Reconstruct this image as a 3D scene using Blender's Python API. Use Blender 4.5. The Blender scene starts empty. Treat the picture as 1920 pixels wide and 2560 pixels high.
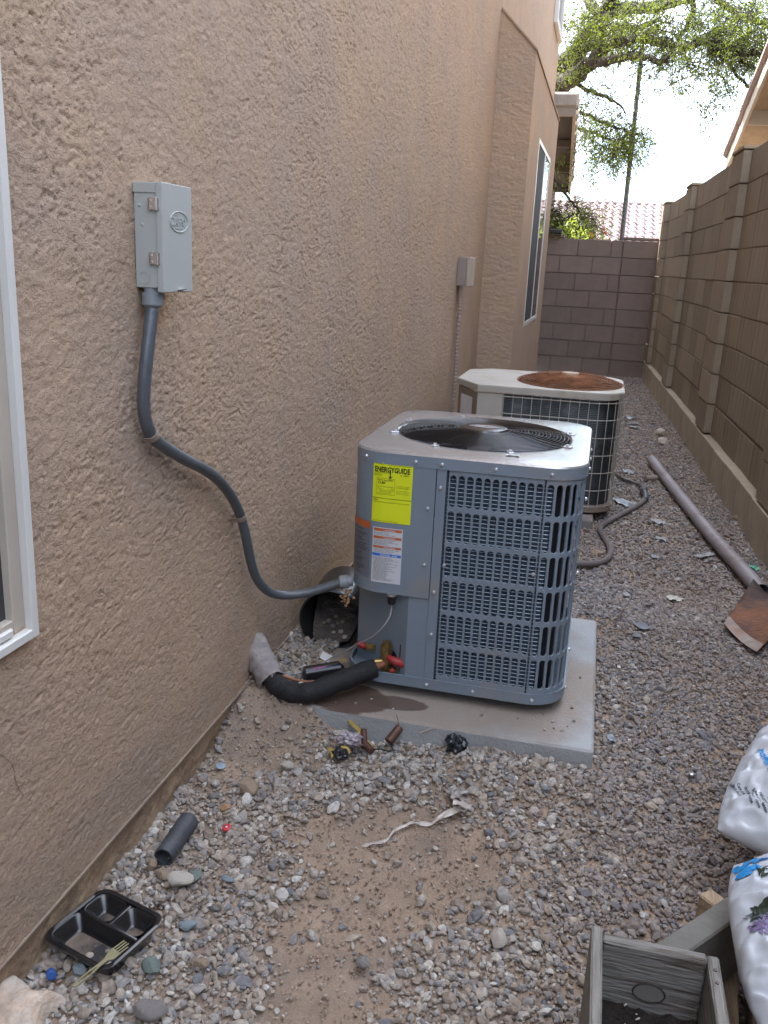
import bpy, bmesh, math, random
import numpy as np
from mathutils import Vector, Matrix
random.seed(7); RNG = np.random.default_rng(11)
S = bpy.context.scene
COL = S.collection
rad = math.radians

# ------------------------------------------------------------------ camera
CAMZ = 1.25
cam_d = bpy.data.cameras.new('camera'); cam = bpy.data.objects.new('camera', cam_d); COL.objects.link(cam)
R = Matrix(((0.970609, -0.106731, 0.215701, 0.0), (0.236456, 0.256077, -0.93729, 0.0), (0.044802, 0.960746, 0.273788, CAMZ), (0, 0, 0, 1)))
cam.matrix_world = R
cam_d.sensor_width = 36; cam_d.lens = 2200 / 2560 * 36; cam_d.clip_start = 0.02; cam_d.clip_end = 900
S.camera = cam

# ------------------------------------------------------------------ world, sun, exposure
SUN_EL, SUN_AZ = rad(56), rad(-60)          # azimuth measured from +y (along the alley) towards +x
w = bpy.data.worlds.new('World'); S.world = w; w.use_nodes = True
nt = w.node_tree; nt.nodes.clear()
out = nt.nodes.new('ShaderNodeOutputWorld'); bg = nt.nodes.new('ShaderNodeBackground')
sky = nt.nodes.new('ShaderNodeTexSky'); sky.sky_type = 'NISHITA'; sky.sun_disc = False
sky.sun_elevation = SUN_EL; sky.sun_rotation = SUN_AZ
sky.air_density = 1.0; sky.dust_density = 1.3; sky.ozone_density = 1.2; sky.altitude = 350
# thin bright clouds, the same all round the sky
tc = nt.nodes.new('ShaderNodeTexCoord'); mp = nt.nodes.new('ShaderNodeMapping'); mp.inputs['Scale'].default_value = (1, 1, 2.2)
cn = nt.nodes.new('ShaderNodeTexNoise'); cn.inputs['Scale'].default_value = 2.1; cn.inputs['Detail'].default_value = 7; cn.inputs['Roughness'].default_value = 0.55
cr = nt.nodes.new('ShaderNodeValToRGB'); cr.color_ramp.elements[0].position = 0.40; cr.color_ramp.elements[1].position = 0.66
cr.color_ramp.elements[0].color = (0, 0, 0, 1); cr.color_ramp.elements[1].color = (.85, .85, .85, 1)
mx = nt.nodes.new('ShaderNodeMixRGB'); mx.inputs[2].default_value = (6.0, 6.6, 7.6, 1)
nt.links.new(tc.outputs['Generated'], mp.inputs['Vector']); nt.links.new(mp.outputs[0], cn.inputs['Vector'])
nt.links.new(cn.outputs['Fac'], cr.inputs['Fac']); nt.links.new(cr.outputs['Color'], mx.inputs['Fac'])
# clouds scatter sunlight forward: brighter round the sun's side of the sky, dimmer opposite
dt = nt.nodes.new('ShaderNodeVectorMath'); dt.operation = 'DOT_PRODUCT'; nt.links.new(tc.outputs['Generated'], dt.inputs[0])
dt.inputs[1].default_value = (math.sin(SUN_AZ) * math.cos(SUN_EL), math.cos(SUN_AZ) * math.cos(SUN_EL), math.sin(SUN_EL))
fm = nt.nodes.new('ShaderNodeMapRange'); fm.inputs['From Min'].default_value = -.4; fm.inputs['From Max'].default_value = 1; fm.inputs['To Min'].default_value = .24; fm.inputs['To Max'].default_value = 2.2
nt.links.new(dt.outputs['Value'], fm.inputs['Value'])
cs = nt.nodes.new('ShaderNodeVectorMath'); cs.operation = 'SCALE'; cs.inputs[0].default_value = (7.6, 7.5, 7.4); nt.links.new(fm.outputs[0], cs.inputs['Scale']); nt.links.new(cs.outputs[0], mx.inputs[2])
nt.links.new(sky.outputs[0], mx.inputs[1]); nt.links.new(mx.outputs[0], bg.inputs['Color'])
bg.inputs['Strength'].default_value = 0.13
nt.links.new(bg.outputs[0], out.inputs['Surface'])
sl = bpy.data.lights.new('sun', 'SUN'); sl.energy = 4.2; sl.angle = rad(0.53); sl.color = (1, 0.955, 0.89)
sun = bpy.data.objects.new('sun', sl); COL.objects.link(sun)
sd = Vector((math.sin(SUN_AZ) * math.cos(SUN_EL), math.cos(SUN_AZ) * math.cos(SUN_EL), math.sin(SUN_EL)))
sun.rotation_euler = sd.to_track_quat('Z', 'Y').to_euler(); sun.location = sd * 40
S.view_settings.view_transform = 'Standard'; S.view_settings.look = 'None'
S.view_settings.gamma = 1; S.view_settings.use_curve_mapping = False
S.view_settings.exposure = 2.66
S.cycles.max_bounces = 8; S.cycles.diffuse_bounces = 5; S.cycles.glossy_bounces = 4; S.cycles.transparent_max_bounces = 8
S.cycles.sample_clamp_indirect = 8
try: S.cycles.use_denoising = True
except Exception: pass

# ------------------------------------------------------------------ helpers
def noise_table(seed): return np.random.default_rng(seed).random((256, 256))
_T = [noise_table(i) for i in range(6)]
def vn(x, y, k=0):
    x = np.asarray(x, float); y = np.asarray(y, float); T = _T[k % 6]
    xi = np.floor(x).astype(int); yi = np.floor(y).astype(int); fx = x - xi; fy = y - yi
    fx = fx * fx * (3 - 2 * fx); fy = fy * fy * (3 - 2 * fy)
    a = T[xi & 255, yi & 255]; b = T[(xi + 1) & 255, yi & 255]; c = T[xi & 255, (yi + 1) & 255]; d = T[(xi + 1) & 255, (yi + 1) & 255]
    return (a * (1 - fx) + b * fx) * (1 - fy) + (c * (1 - fx) + d * fx) * fy
def fbm(x, y, o=4, k=0, g=.5):
    s = 0; a = 1; t = 0
    for i in range(o):
        s = s + a * vn(x * 2 ** i + 17.3 * i, y * 2 ** i + 9.1 * i, k + i); t += a; a *= g
    return s / t
def sstep(a, b, x):
    t = np.clip((x - a) / (b - a), 0, 1); return t * t * (3 - 2 * t)

MATS = {}
def mat(name, col, rough=.7, metal=0., var=.12, vscale=9., bump=.0, bscale=80., col2=None, mixscale=4., mixlo=.45, mixhi=.6, rand=0., spec=.5, trans=0., coat=0., aniso=None, coords='Object'):
    """Principled material with noise-driven tone, an optional second (dirt/rust) colour, per-object tone and bump."""
    if name in MATS: return MATS[name]
    m = bpy.data.materials.new(name); m.use_nodes = True; t = m.node_tree; N = t.nodes; Lk = t.links
    b = N['Principled BSDF']; b.inputs['Roughness'].default_value = rough; b.inputs['Metallic'].default_value = metal
    b.inputs['Specular IOR Level'].default_value = spec
    if coat: b.inputs['Coat Weight'].default_value = coat; b.inputs['Coat Roughness'].default_value = .15
    tc = N.new('ShaderNodeTexCoord'); src = tc.outputs[coords]
    if aniso:
        mp = N.new('ShaderNodeMapping'); mp.inputs['Scale'].default_value = aniso; Lk.new(src, mp.inputs['Vector']); src = mp.outputs[0]
    cur = None
    rgb = N.new('ShaderNodeRGB'); rgb.outputs[0].default_value = (*col, 1); cur = rgb.outputs[0]
    if col2 is not None:
        n2 = N.new('ShaderNodeTexNoise'); n2.inputs['Scale'].default_value = mixscale; n2.inputs['Detail'].default_value = 6; n2.inputs['Roughness'].default_value = .62
        Lk.new(src, n2.inputs['Vector'])
        r2 = N.new('ShaderNodeMapRange'); r2.inputs['From Min'].default_value = mixlo; r2.inputs['From Max'].default_value = mixhi
        Lk.new(n2.outputs['Fac'], r2.inputs['Value'])
        mm = N.new('ShaderNodeMixRGB'); mm.inputs[2].default_value = (*col2, 1); Lk.new(cur, mm.inputs[1]); Lk.new(r2.outputs[0], mm.inputs['Fac']); cur = mm.outputs[0]
    if var or rand:
        n1 = N.new('ShaderNodeTexNoise'); n1.inputs['Scale'].default_value = vscale; n1.inputs['Detail'].default_value = 8; n1.inputs['Roughness'].default_value = .6
        Lk.new(src, n1.inputs['Vector'])
        mr = N.new('ShaderNodeMapRange'); mr.inputs['From Min'].default_value = .3; mr.inputs['From Max'].default_value = .7
        mr.inputs['To Min'].default_value = 1 - var; mr.inputs['To Max'].default_value = 1 + var; Lk.new(n1.outputs['Fac'], mr.inputs['Value'])
        val = mr.outputs[0]
        if rand:
            oi = N.new('ShaderNodeObjectInfo'); rr = N.new('ShaderNodeMapRange'); rr.inputs['To Min'].default_value = 1 - rand; rr.inputs['To Max'].default_value = 1 + rand
            Lk.new(oi.outputs['Random'], rr.inputs['Value']); mu = N.new('ShaderNodeMath'); mu.operation = 'MULTIPLY'
            Lk.new(val, mu.inputs[0]); Lk.new(rr.outputs[0], mu.inputs[1]); val = mu.outputs[0]
        vm = N.new('ShaderNodeVectorMath'); vm.operation = 'SCALE'; Lk.new(cur, vm.inputs[0]); Lk.new(val, vm.inputs['Scale']); cur = vm.outputs[0]
    Lk.new(cur, b.inputs['Base Color'])
    if bump:
        nb = N.new('ShaderNodeTexNoise'); nb.inputs['Scale'].default_value = bscale; nb.inputs['Detail'].default_value = 5; Lk.new(src, nb.inputs['Vector'])
        bp = N.new('ShaderNodeBump'); bp.inputs['Strength'].default_value = bump; bp.inputs['Distance'].default_value = .01
        Lk.new(nb.outputs['Fac'], bp.inputs['Height']); Lk.new(bp.outputs[0], b.inputs['Normal'])
    MATS[name] = m; return m

def tag(o, label=None, cat=None, group=None, kind=None):
    if label: o['label'] = label
    if cat: o['category'] = cat
    if group: o['group'] = group
    if kind: o['kind'] = kind
    return o
def empty(name, loc=(0, 0, 0), rz=0, **k):
    o = bpy.data.objects.new(name, None); COL.objects.link(o); o.location = loc; o.rotation_euler = (0, 0, rz); o.empty_display_size = .1
    return tag(o, **k)
def mesh(name, V, F, m, parent=None, smooth=False, auto=None, loc=None):
    me = bpy.data.meshes.new(name); me.from_pydata([tuple(v) for v in V], [], [tuple(f) for f in F]); me.update()
    if m: me.materials.append(m)
    if smooth: me.polygons.foreach_set('use_smooth', [True] * len(me.polygons))
    if auto is not None: me.set_sharp_from_angle(angle=rad(auto))
    o = bpy.data.objects.new(name, me); COL.objects.link(o)
    if parent: o.parent = parent
    if loc: o.location = loc
    return o
def inst(src, name, parent=None, loc=None, rot=None, scale=None):
    o = bpy.data.objects.new(name, src.data); COL.objects.link(o)
    if parent: o.parent = parent
    if loc is not None: o.location = loc
    if rot is not None: o.rotation_euler = rot
    if scale is not None: o.scale = scale
    return o
class MB:
    def __init__(s): s.V = []; s.F = []
    def add(s, V, F):
        n = len(s.V); s.V += [tuple(v) for v in V]; s.F += [tuple(i + n for i in f) for f in F]; return s
    def box(s, a, b, ch=0.):
        return s.add(*boxg(a, b, ch))
    def obox(s, M, a, b, ch=0.):
        V, F = boxg(a, b, ch); return s.add([M @ Vector(v) for v in V], F)
    def tube(s, P, r, n=10, caps=True, closed=False):
        return s.add(*tubeg(P, r, n, caps, closed))
    def cyl(s, p, q, r, n=16, r2=None): return s.tube([p, q], [r, r if r2 is None else r2], n)
    def build(s, name, m, parent=None, smooth=False, auto=None, loc=None): return mesh(name, s.V, s.F, m, parent, smooth, auto, loc)
def boxg(a, b, ch=0.):
    a = Vector(a); b = Vector(b)
    lo = Vector([min(a[i], b[i]) for i in range(3)]); hi = Vector([max(a[i], b[i]) for i in range(3)])
    if ch <= 0:
        V = [(x, y, z) for z in (lo.z, hi.z) for y in (lo.y, hi.y) for x in (lo.x, hi.x)]
        return V, [(0, 2, 3, 1), (4, 5, 7, 6), (0, 1, 5, 4), (2, 6, 7, 3), (0, 4, 6, 2), (1, 3, 7, 5)]
    ch = min(ch, .45 * min(hi - lo)); V = []; idx = {}
    for sx in (0, 1):
        for sy in (0, 1):
            for sz in (0, 1):
                c = Vector((hi.x if sx else lo.x, hi.y if sy else lo.y, hi.z if sz else lo.z))
                d = Vector((-1 if sx else 1, -1 if sy else 1, -1 if sz else 1)) * ch
                for ax in range(3):
                    p = c.copy()
                    for k in range(3):
                        if k != ax: p[k] += d[k]
                    idx[(sx, sy, sz, ax)] = len(V); V.append(p)
    F = []
    for ax in range(3):
        o1, o2 = [k for k in range(3) if k != ax]
        for s_ in (0, 1):
            q = []
            for (u, v) in ((0, 0), (1, 0), (1, 1), (0, 1)):
                k = [0, 0, 0]; k[ax] = s_; k[o1] = u; k[o2] = v; q.append(idx[(*k, ax)])
            F.append(q if (s_ == 1) == (ax != 1) else q[::-1])
        for u in (0, 1):
            for v in (0, 1):
                k0 = [0, 0, 0]; k1 = [0, 0, 0]; k0[o1] = k1[o1] = u; k0[o2] = k1[o2] = v; k1[ax] = 1
                F.append((idx[(*k0, o1)], idx[(*k1, o1)], idx[(*k1, o2)], idx[(*k0, o2)]))
    for sx in (0, 1):
        for sy in (0, 1):
            for sz in (0, 1): F.append([idx[(sx, sy, sz, k)] for k in range(3)])
    return V, F
def tubeg(P, r, n=10, caps=True, closed=False):
    P = [Vector(p) for p in P]; m = len(P)
    if not hasattr(r, '__len__'): r = [r] * m
    V = []; F = []; up = None
    for i, p in enumerate(P):
        if closed: t = P[(i + 1) % m] - P[i - 1]
        else: t = P[min(i + 1, m - 1)] - P[max(i - 1, 0)]
        t.normalize()
        if up is None:
            up = Vector((0, 0, 1)) if abs(t.z) < .9 else Vector((1, 0, 0))
        a = up - t * up.dot(t); a.normalize(); up = a; b = t.cross(a)
        for k in range(n):
            an = 2 * math.pi * k / n; V.append(p + (a * math.cos(an) + b * math.sin(an)) * r[i])
    L = m if closed else m - 1
    for i in range(L):
        j = (i + 1) % m
        for k in range(n):
            k2 = (k + 1) % n; F.append((i * n + k, i * n + k2, j * n + k2, j * n + k))
    if caps and not closed: F.append(list(range(n))[::-1]); F.append([(m - 1) * n + k for k in range(n)])
    return V, F
def catmull(P, seg=6):
    P = [Vector(p) for p in P]; Q = [P[0] * 2 - P[1]] + P + [P[-1] * 2 - P[-2]]; O = []
    for i in range(1, len(Q) - 2):
        for k in range(seg):
            t = k / seg; a, b, c, d = Q[i - 1], Q[i], Q[i + 1], Q[i + 2]
            O.append(.5 * ((2 * b) + (c - a) * t + (2 * a - 5 * b + 4 * c - d) * t * t + (3 * b - a - 3 * c + d) * t ** 3))
    O.append(P[-1]); return O
def text_geo(txt, size=1., bold=0., align='LEFT', res=2):
    cu = bpy.data.curves.new('lettering', 'FONT'); cu.body = txt; cu.size = size; cu.offset = bold * size; cu.align_x = align; cu.resolution_u = res
    o = bpy.data.objects.new('lettering', cu); COL.objects.link(o)
    bpy.context.view_layer.update()
    me = bpy.data.meshes.new_from_object(o.evaluated_get(bpy.context.evaluated_depsgraph_get()))
    V = [v.co.copy() for v in me.vertices]; F = [list(p.vertices) for p in me.polygons]
    bpy.data.objects.remove(o); bpy.data.curves.remove(cu); bpy.data.meshes.remove(me)
    return V, F
def grid_faces(nu, nv, wrap=False):
    F = []
    for i in range(nu - (0 if wrap else 1)):
        for j in range(nv - 1):
            a = i * nv + j; b = ((i + 1) % nu) * nv + j; F.append((a, b, b + 1, a + 1))
    return F
def fast_grid(name, X, Y, Z, m, parent=None, keep=None, smooth=True, flip=False):
    nu, nv = X.shape; co = np.stack([X, Y, Z], -1).reshape(-1, 3).astype(np.float32)
    i, j = np.meshgrid(np.arange(nu - 1), np.arange(nv - 1), indexing='ij')
    a = i * nv + j; q = np.stack([a, a + nv, a + nv + 1, a + 1], -1)
    if flip: q = q[..., ::-1]
    q = q[keep] if keep is not None else q.reshape(-1, 4)
    q = q.reshape(-1, 4); me = bpy.data.meshes.new(name)
    me.vertices.add(len(co)); me.vertices.foreach_set('co', co.ravel())
    me.loops.add(q.size); me.loops.foreach_set('vertex_index', q.ravel().astype(np.int32))
    me.polygons.add(len(q)); me.polygons.foreach_set('loop_start', np.arange(0, q.size, 4, dtype=np.int32))
    me.polygons.foreach_set('use_smooth', np.full(len(q), smooth)); me.update(calc_edges=True); me.validate()
    if m: me.materials.append(m)
    o = bpy.data.objects.new(name, me); COL.objects.link(o)
    if parent: o.parent = parent
    return o

# ================================================================== THE SETTING
HX = -0.857                                   # face of the stucco wall
PADX = (-0.815, 0.100); PADY = (2.082, 2.985); PADZ = 0.068
def gzn(x, y):
    """Height of the ground, numpy."""
    x = np.asarray(x, float); y = np.asarray(y, float)
    z = .022 * (fbm(x * 2.1, y * 2.1, 3, 2) - .5)
    z = z + .080 * (1 - sstep(-.72, -.60, x + .05 * (fbm(x * 9, y * 9, 2, 1) - .5))) * sstep(1.90, 2.18, y) * (1 - sstep(2.8, 3.3, y))   # heap against the pad and the pipe sleeve
    z = z + .030 * (1 - sstep(-.66, -.50, x)) * sstep(1.85, 2.02, y) * (1 - sstep(2.09, 2.2, y))
    z = z + .030 * np.exp(-(((x + .16) / .16) ** 2 + ((y - 2.02) / .12) ** 2))
    z = z + .018 * np.exp(-(((x - .05) / .12) ** 2 + ((y - 2.0) / .12) ** 2))
    z = z - .016 * np.exp(-(((x + .90) / .10) ** 2)) * (1 - sstep(1.7, 2.1, y))
    z = z - .012 * np.exp(-(((x + .32) / .22) ** 2 + ((y - 1.62) / .35) ** 2))
    return z
def gz(x, y): return float(gzn(x, y))

# --- ground: one sheet to the horizon, dense where seen
M_dirt = mat('dirt', (.315, .235, .17), .95, var=.2, vscale=14, bump=.6, bscale=170, col2=(.26, .20, .155), mixscale=3.0)
xs = np.concatenate([[-400, -60, -12, -4, -1.5], np.arange(-.93, 1.25, .012), [1.5, 4, 12, 60, 400]])
ys = np.concatenate([[-400, -60, -12, -4, -1, 0], np.arange(.4, 3.6, .012), np.arange(3.6, 12, .05), [13, 16, 22, 40, 90, 400]])
gx, gy = np.meshgrid(xs, ys, indexing='ij')
gh = gzn(gx, gy)
fin = (.006 * (fbm(gx * 38, gy * 38, 3, 1) - .5) + .010 * (fbm(gx * 11, gy * 11, 2, 3) - .5))
msk = (gx > -1.2) & (gx < 1.3) & (gy > .3) & (gy < 12.5)
gh = np.where(msk, gh + fin, 0)
ground = fast_grid('ground', gx, gy, gh, M_dirt, flip=False); tag(ground, kind='structure')

# --- gravel: instanced crushed stones, tens of thousands
def gravel_weight(x, y):
    n = fbm(x * 6, y * 6, 3, 4)
    g = lambda cx, cy, sx, sy: np.exp(-(((x - cx) / sx) ** 2 + ((y - cy) / sy) ** 2))
    bare = 1.1 * g(-.30, 1.70, .20, .19) + 1.25 * g(-.36, 1.36, .15, .26) + .9 * g(-.17, 1.60, .17, .13) + .9 * g(-.33, 1.05, .13, .18)
    bare += 1.25 * g(-.74, 2.02, .17, .17) + .8 * g(-.80, 1.80, .09, .16) + .9 * g(.11, 3.15, .10, .24) + .5 * g(-.5, 1.62, .1, .09)
    return np.clip(1.22 - bare * (2.15 - 1.9 * n) - .35 * sstep(.55, .75, n), .04, 1)
PEB = bpy.data.collections.new('pebble_shapes')
def pebble_mesh(i, kind):
    bm = bmesh.new(); bmesh.ops.create_icosphere(bm, subdivisions=2 if kind < 2 else 1, radius=.5)
    r = random.Random(100 + i)
    cuts = [(Vector([r.gauss(0, 1) for _ in range(3)]).normalized(), r.uniform(.24, .40)) for _ in range(9 if kind < 2 else 6)]
    for v in bm.verts:
        p = v.co.copy(); p *= 1 + r.uniform(-.06, .06)
        for n, dd in cuts:
            e = p.dot(n) - dd
            if e > 0: p -= n * e * .93
        v.co = Vector((p.x * r.uniform(.98, 1.02) * (1.15), p.y * .95, p.z * .72))
    me = bpy.data.meshes.new('pebble'); bm.to_mesh(me); bm.free()
    me.polygons.foreach_set('use_smooth', [False] * len(me.polygons))
    return me
def stone_mat(name, cols, seedmul=1., bump=.35):
    m = bpy.data.materials.new(name); m.use_nodes = True; t = m.node_tree; N = t.nodes; Lk = t.links; b = N['Principled BSDF']
    b.inputs['Roughness'].default_value = .88; b.inputs['Specular IOR Level'].default_value = .3
    oi = N.new('ShaderNodeObjectInfo'); r = N.new('ShaderNodeValToRGB'); r.color_ramp.interpolation = 'LINEAR'
    el = r.color_ramp.elements
    for k, (p, c) in enumerate(cols):
        e = el[k] if k < 2 else el.new(p)
        e.position = p; e.color = (*c, 1)
    Lk.new(oi.outputs['Random'], r.inputs['Fac'])
    g = N.new('ShaderNodeNewGeometry'); n1 = N.new('ShaderNodeTexNoise'); n1.inputs['Scale'].default_value = 120; n1.inputs['Detail'].default_value = 4
    Lk.new(g.outputs['Position'], n1.inputs['Vector'])
    n3 = N.new('ShaderNodeTexNoise'); n3.inputs['Scale'].default_value = 1.6; n3.inputs['Detail'].default_value = 4; Lk.new(g.outputs['Position'], n3.inputs['Vector'])
    mr = N.new('ShaderNodeMapRange'); mr.inputs['From Min'].default_value = .25; mr.inputs['From Max'].default_value = .75; mr.inputs['To Min'].default_value = .72; mr.inputs['To Max'].default_value = 1.28
    Lk.new(n1.outputs['Fac'], mr.inputs['Value'])
    mr3 = N.new('ShaderNodeMapRange'); mr3.inputs['From Min'].default_value = .35; mr3.inputs['From Max'].default_value = .65; Lk.new(n3.outputs['Fac'], mr3.inputs['Value'])
    dust = N.new('ShaderNodeMixRGB'); dust.inputs[2].default_value = (.27, .20, .145, 1)
    ml = N.new('ShaderNodeMath'); ml.operation = 'MULTIPLY'; ml.inputs[1].default_value = .36; Lk.new(mr3.outputs[0], ml.inputs[0]); Lk.new(ml.outputs[0], dust.inputs['Fac'])
    Lk.new(r.outputs['Color'], dust.inputs[1])
    vm = N.new('ShaderNodeVectorMath'); vm.operation = 'SCALE'; Lk.new(dust.outputs[0], vm.inputs[0]); Lk.new(mr.outputs[0], vm.inputs['Scale']); Lk.new(vm.outputs[0], b.inputs['Base Color'])
    bp = N.new('ShaderNodeBump'); bp.inputs['Strength'].default_value = bump; bp.inputs['Distance'].default_value = .004; Lk.new(n1.outputs['Fac'], bp.inputs['Height']); Lk.new(bp.outputs[0], b.inputs['Normal'])
    MATS[name] = m; return m
M_g1 = stone_mat('gravel_stone', [(0, (0.214, 0.179, 0.153)), (1, (0.581, 0.582, 0.554)), (.16, (0.306, 0.257, 0.210)), (.34, (0.383, 0.333, 0.277)), (.5, (0.267, 0.257, 0.251)), (.62, (0.459, 0.424, 0.376)), (.74, (0.214, 0.212, 0.215)), (.82, (0.153, 0.170, 0.193)), (.93, (0.505, 0.474, 0.420))])
M_g2 = stone_mat('gravel_stone_brown', [(0, (0.184, 0.161, 0.155)), (1, (0.423, 0.427, 0.432)), (.25, (0.248, 0.222, 0.207)), (.5, (0.304, 0.274, 0.257)), (.68, (0.226, 0.222, 0.234)), (.84, (0.149, 0.156, 0.183)), (.95, (0.367, 0.346, 0.328))])
M_g3 = stone_mat('fine_gravel_stone', [(0, (0.298, 0.216, 0.160)), (1, (0.541, 0.478, 0.404)), (.4, (0.361, 0.276, 0.211)), (.75, (0.270, 0.230, 0.202))])
def pebble_set(name, m, n, kind):
    c = bpy.data.collections.new(name)
    for i in range(n):
        me = pebble_mesh(i + 31 * kind, kind); me.materials.append(m); o = bpy.data.objects.new(name, me); c.objects.link(o)
    return c
def scatter(name, coll, P, Rt, Sc):
    me = bpy.data.meshes.new(name); n = len(P); me.vertices.add(n); me.vertices.foreach_set('co', P.astype(np.float32).ravel())
    a = me.attributes.new('rot', 'FLOAT_VECTOR', 'POINT'); a.data.foreach_set('vector', Rt.astype(np.float32).ravel())
    a = me.attributes.new('scl', 'FLOAT_VECTOR', 'POINT'); a.data.foreach_set('vector', Sc.astype(np.float32).ravel())
    o = bpy.data.objects.new(name, me); COL.objects.link(o)
    g = bpy.data.node_groups.new(name, 'GeometryNodeTree'); g.interface.new_socket('Geometry', in_out='INPUT', socket_type='NodeSocketGeometry'); g.interface.new_socket('Geometry', in_out='OUTPUT', socket_type='NodeSocketGeometry')
    gi = g.nodes.new('NodeGroupInput'); go = g.nodes.new('NodeGroupOutput'); ci = g.nodes.new('GeometryNodeCollectionInfo'); ci.inputs['Collection'].default_value = coll
    ci.inputs['Separate Children'].default_value = True; ci.inputs['Reset Children'].default_value = True
    ip = g.nodes.new('GeometryNodeInstanceOnPoints'); ip.inputs['Pick Instance'].default_value = True
    rn = g.nodes.new('FunctionNodeRandomValue'); rn.data_type = 'INT'; rn.inputs[4].default_value = 0; rn.inputs[5].default_value = 999
    ar = g.nodes.new('GeometryNodeInputNamedAttribute'); ar.data_type = 'FLOAT_VECTOR'; ar.inputs['Name'].default_value = 'rot'
    asn = g.nodes.new('GeometryNodeInputNamedAttribute'); asn.data_type = 'FLOAT_VECTOR'; asn.inputs['Name'].default_value = 'scl'
    er = g.nodes.new('FunctionNodeEulerToRotation')
    Lk = g.links; mp = g.nodes.new('GeometryNodeMeshToPoints')
    Lk.new(gi.outputs[0], mp.inputs['Mesh']); Lk.new(mp.outputs[0], ip.inputs['Points']); Lk.new(ci.outputs[0], ip.inputs['Instance'])
    Lk.new(rn.outputs[2], ip.inputs['Instance Index']); Lk.new(ar.outputs['Attribute'], er.inputs[0]); Lk.new(er.outputs[0], ip.inputs['Rotation']); Lk.new(asn.outputs['Attribute'], ip.inputs['Scale']); Lk.new(ip.outputs[0], go.inputs[0])
    md = o.modifiers.new('scatter', 'NODES'); md.node_group = g
    return o
def make_gravel(name, coll, n, xr, yr, size, sig, smax, wfun, sub=.30, seed=1, ypow=1.):
    r = np.random.default_rng(seed); x = r.uniform(*xr, n); y = yr[0] + (yr[1] - yr[0]) * r.random(n) ** ypow
    k = r.random(n) < wfun(x, y); x = x[k]; y = y[k]; n = len(x)
    inpad = (x > PADX[0] - .01) & (x < PADX[1] + .008) & (y > PADY[0] - .008) & (y < PADY[1] + .01)
    inpad &= gzn(x, y) < PADZ - .004
    inpad |= (x > -.80) & (x < .085) & (y > 4.34) & (y < 5.36)
    x = x[~inpad]; y = y[~inpad]; n = len(x)
    s = np.minimum(size * np.exp(r.normal(0, sig, n)), smax)
    z = gzn(x, y) + .006 * (fbm(x * 38, y * 38, 3, 1) - .5) + .010 * (fbm(x * 11, y * 11, 2, 3) - .5) + s * r.uniform(-.05, sub, n) + .004
    P = np.stack([x, y, z], -1); Rt = np.stack([r.normal(0, .45, n), r.normal(0, .45, n), r.uniform(0, 6.28, n)], -1)
    Sc = np.stack([s * r.uniform(.8, 1.3, n), s * r.uniform(.75, 1.1, n), s * r.uniform(.7, 1.1, n)], -1)
    o = scatter(name, coll, P, Rt, Sc); tag(o, kind='stuff'); return o
def xlim(y, x): return (x < .99 - .0365 * y - .0) 
W = lambda x, y: gravel_weight(x, y) * xlim(y, x)
mixl = lambda x, y: 1 - sstep(-.15, .25, x + .35 * (fbm(x * 3, y * 3, 2, 5) - .5) + .25 * sstep(2.5, 4, y))
A_ = pebble_set('pebble', M_g1, 14, 0); B_ = pebble_set('pebble_brown', M_g2, 12, 0); C_ = pebble_set('pebble_small', M_g3, 8, 2)
tag(make_gravel('gravel', A_, 56000, (-.88, .45), (.75, 3.2), .0100, .46, .034, lambda x, y: W(x, y) * mixl(x, y), seed=3), 'grey and tan crushed stone gravel over dirt beside the house wall', 'gravel')
tag(make_gravel('brown_gravel', B_, 70000, (-.6, .97), (.75, 3.6), .0096, .40, .028, lambda x, y: W(x, y) * (1 - mixl(x, y)), seed=4), 'brown crushed stone gravel on the right side of the passage', 'gravel')
tag(make_gravel('far_gravel', B_, 76000, (-.88, .9), (3.2, 11.4), .0140, .34, .04, lambda x, y: W(x, y) * .9, seed=5, ypow=1.5), 'brown gravel covering the far end of the passage', 'gravel')
tag(make_gravel('fine_gravel', C_, 26000, (-.88, .95), (.75, 3.6), .0062, .35, .012, lambda x, y: (.35 + .65 * (1 - gravel_weight(x, y))) * xlim(y, x), sub=.2, seed=6), 'fine tan chippings and grit lying in the bare dirt patches', 'gravel')

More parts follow.
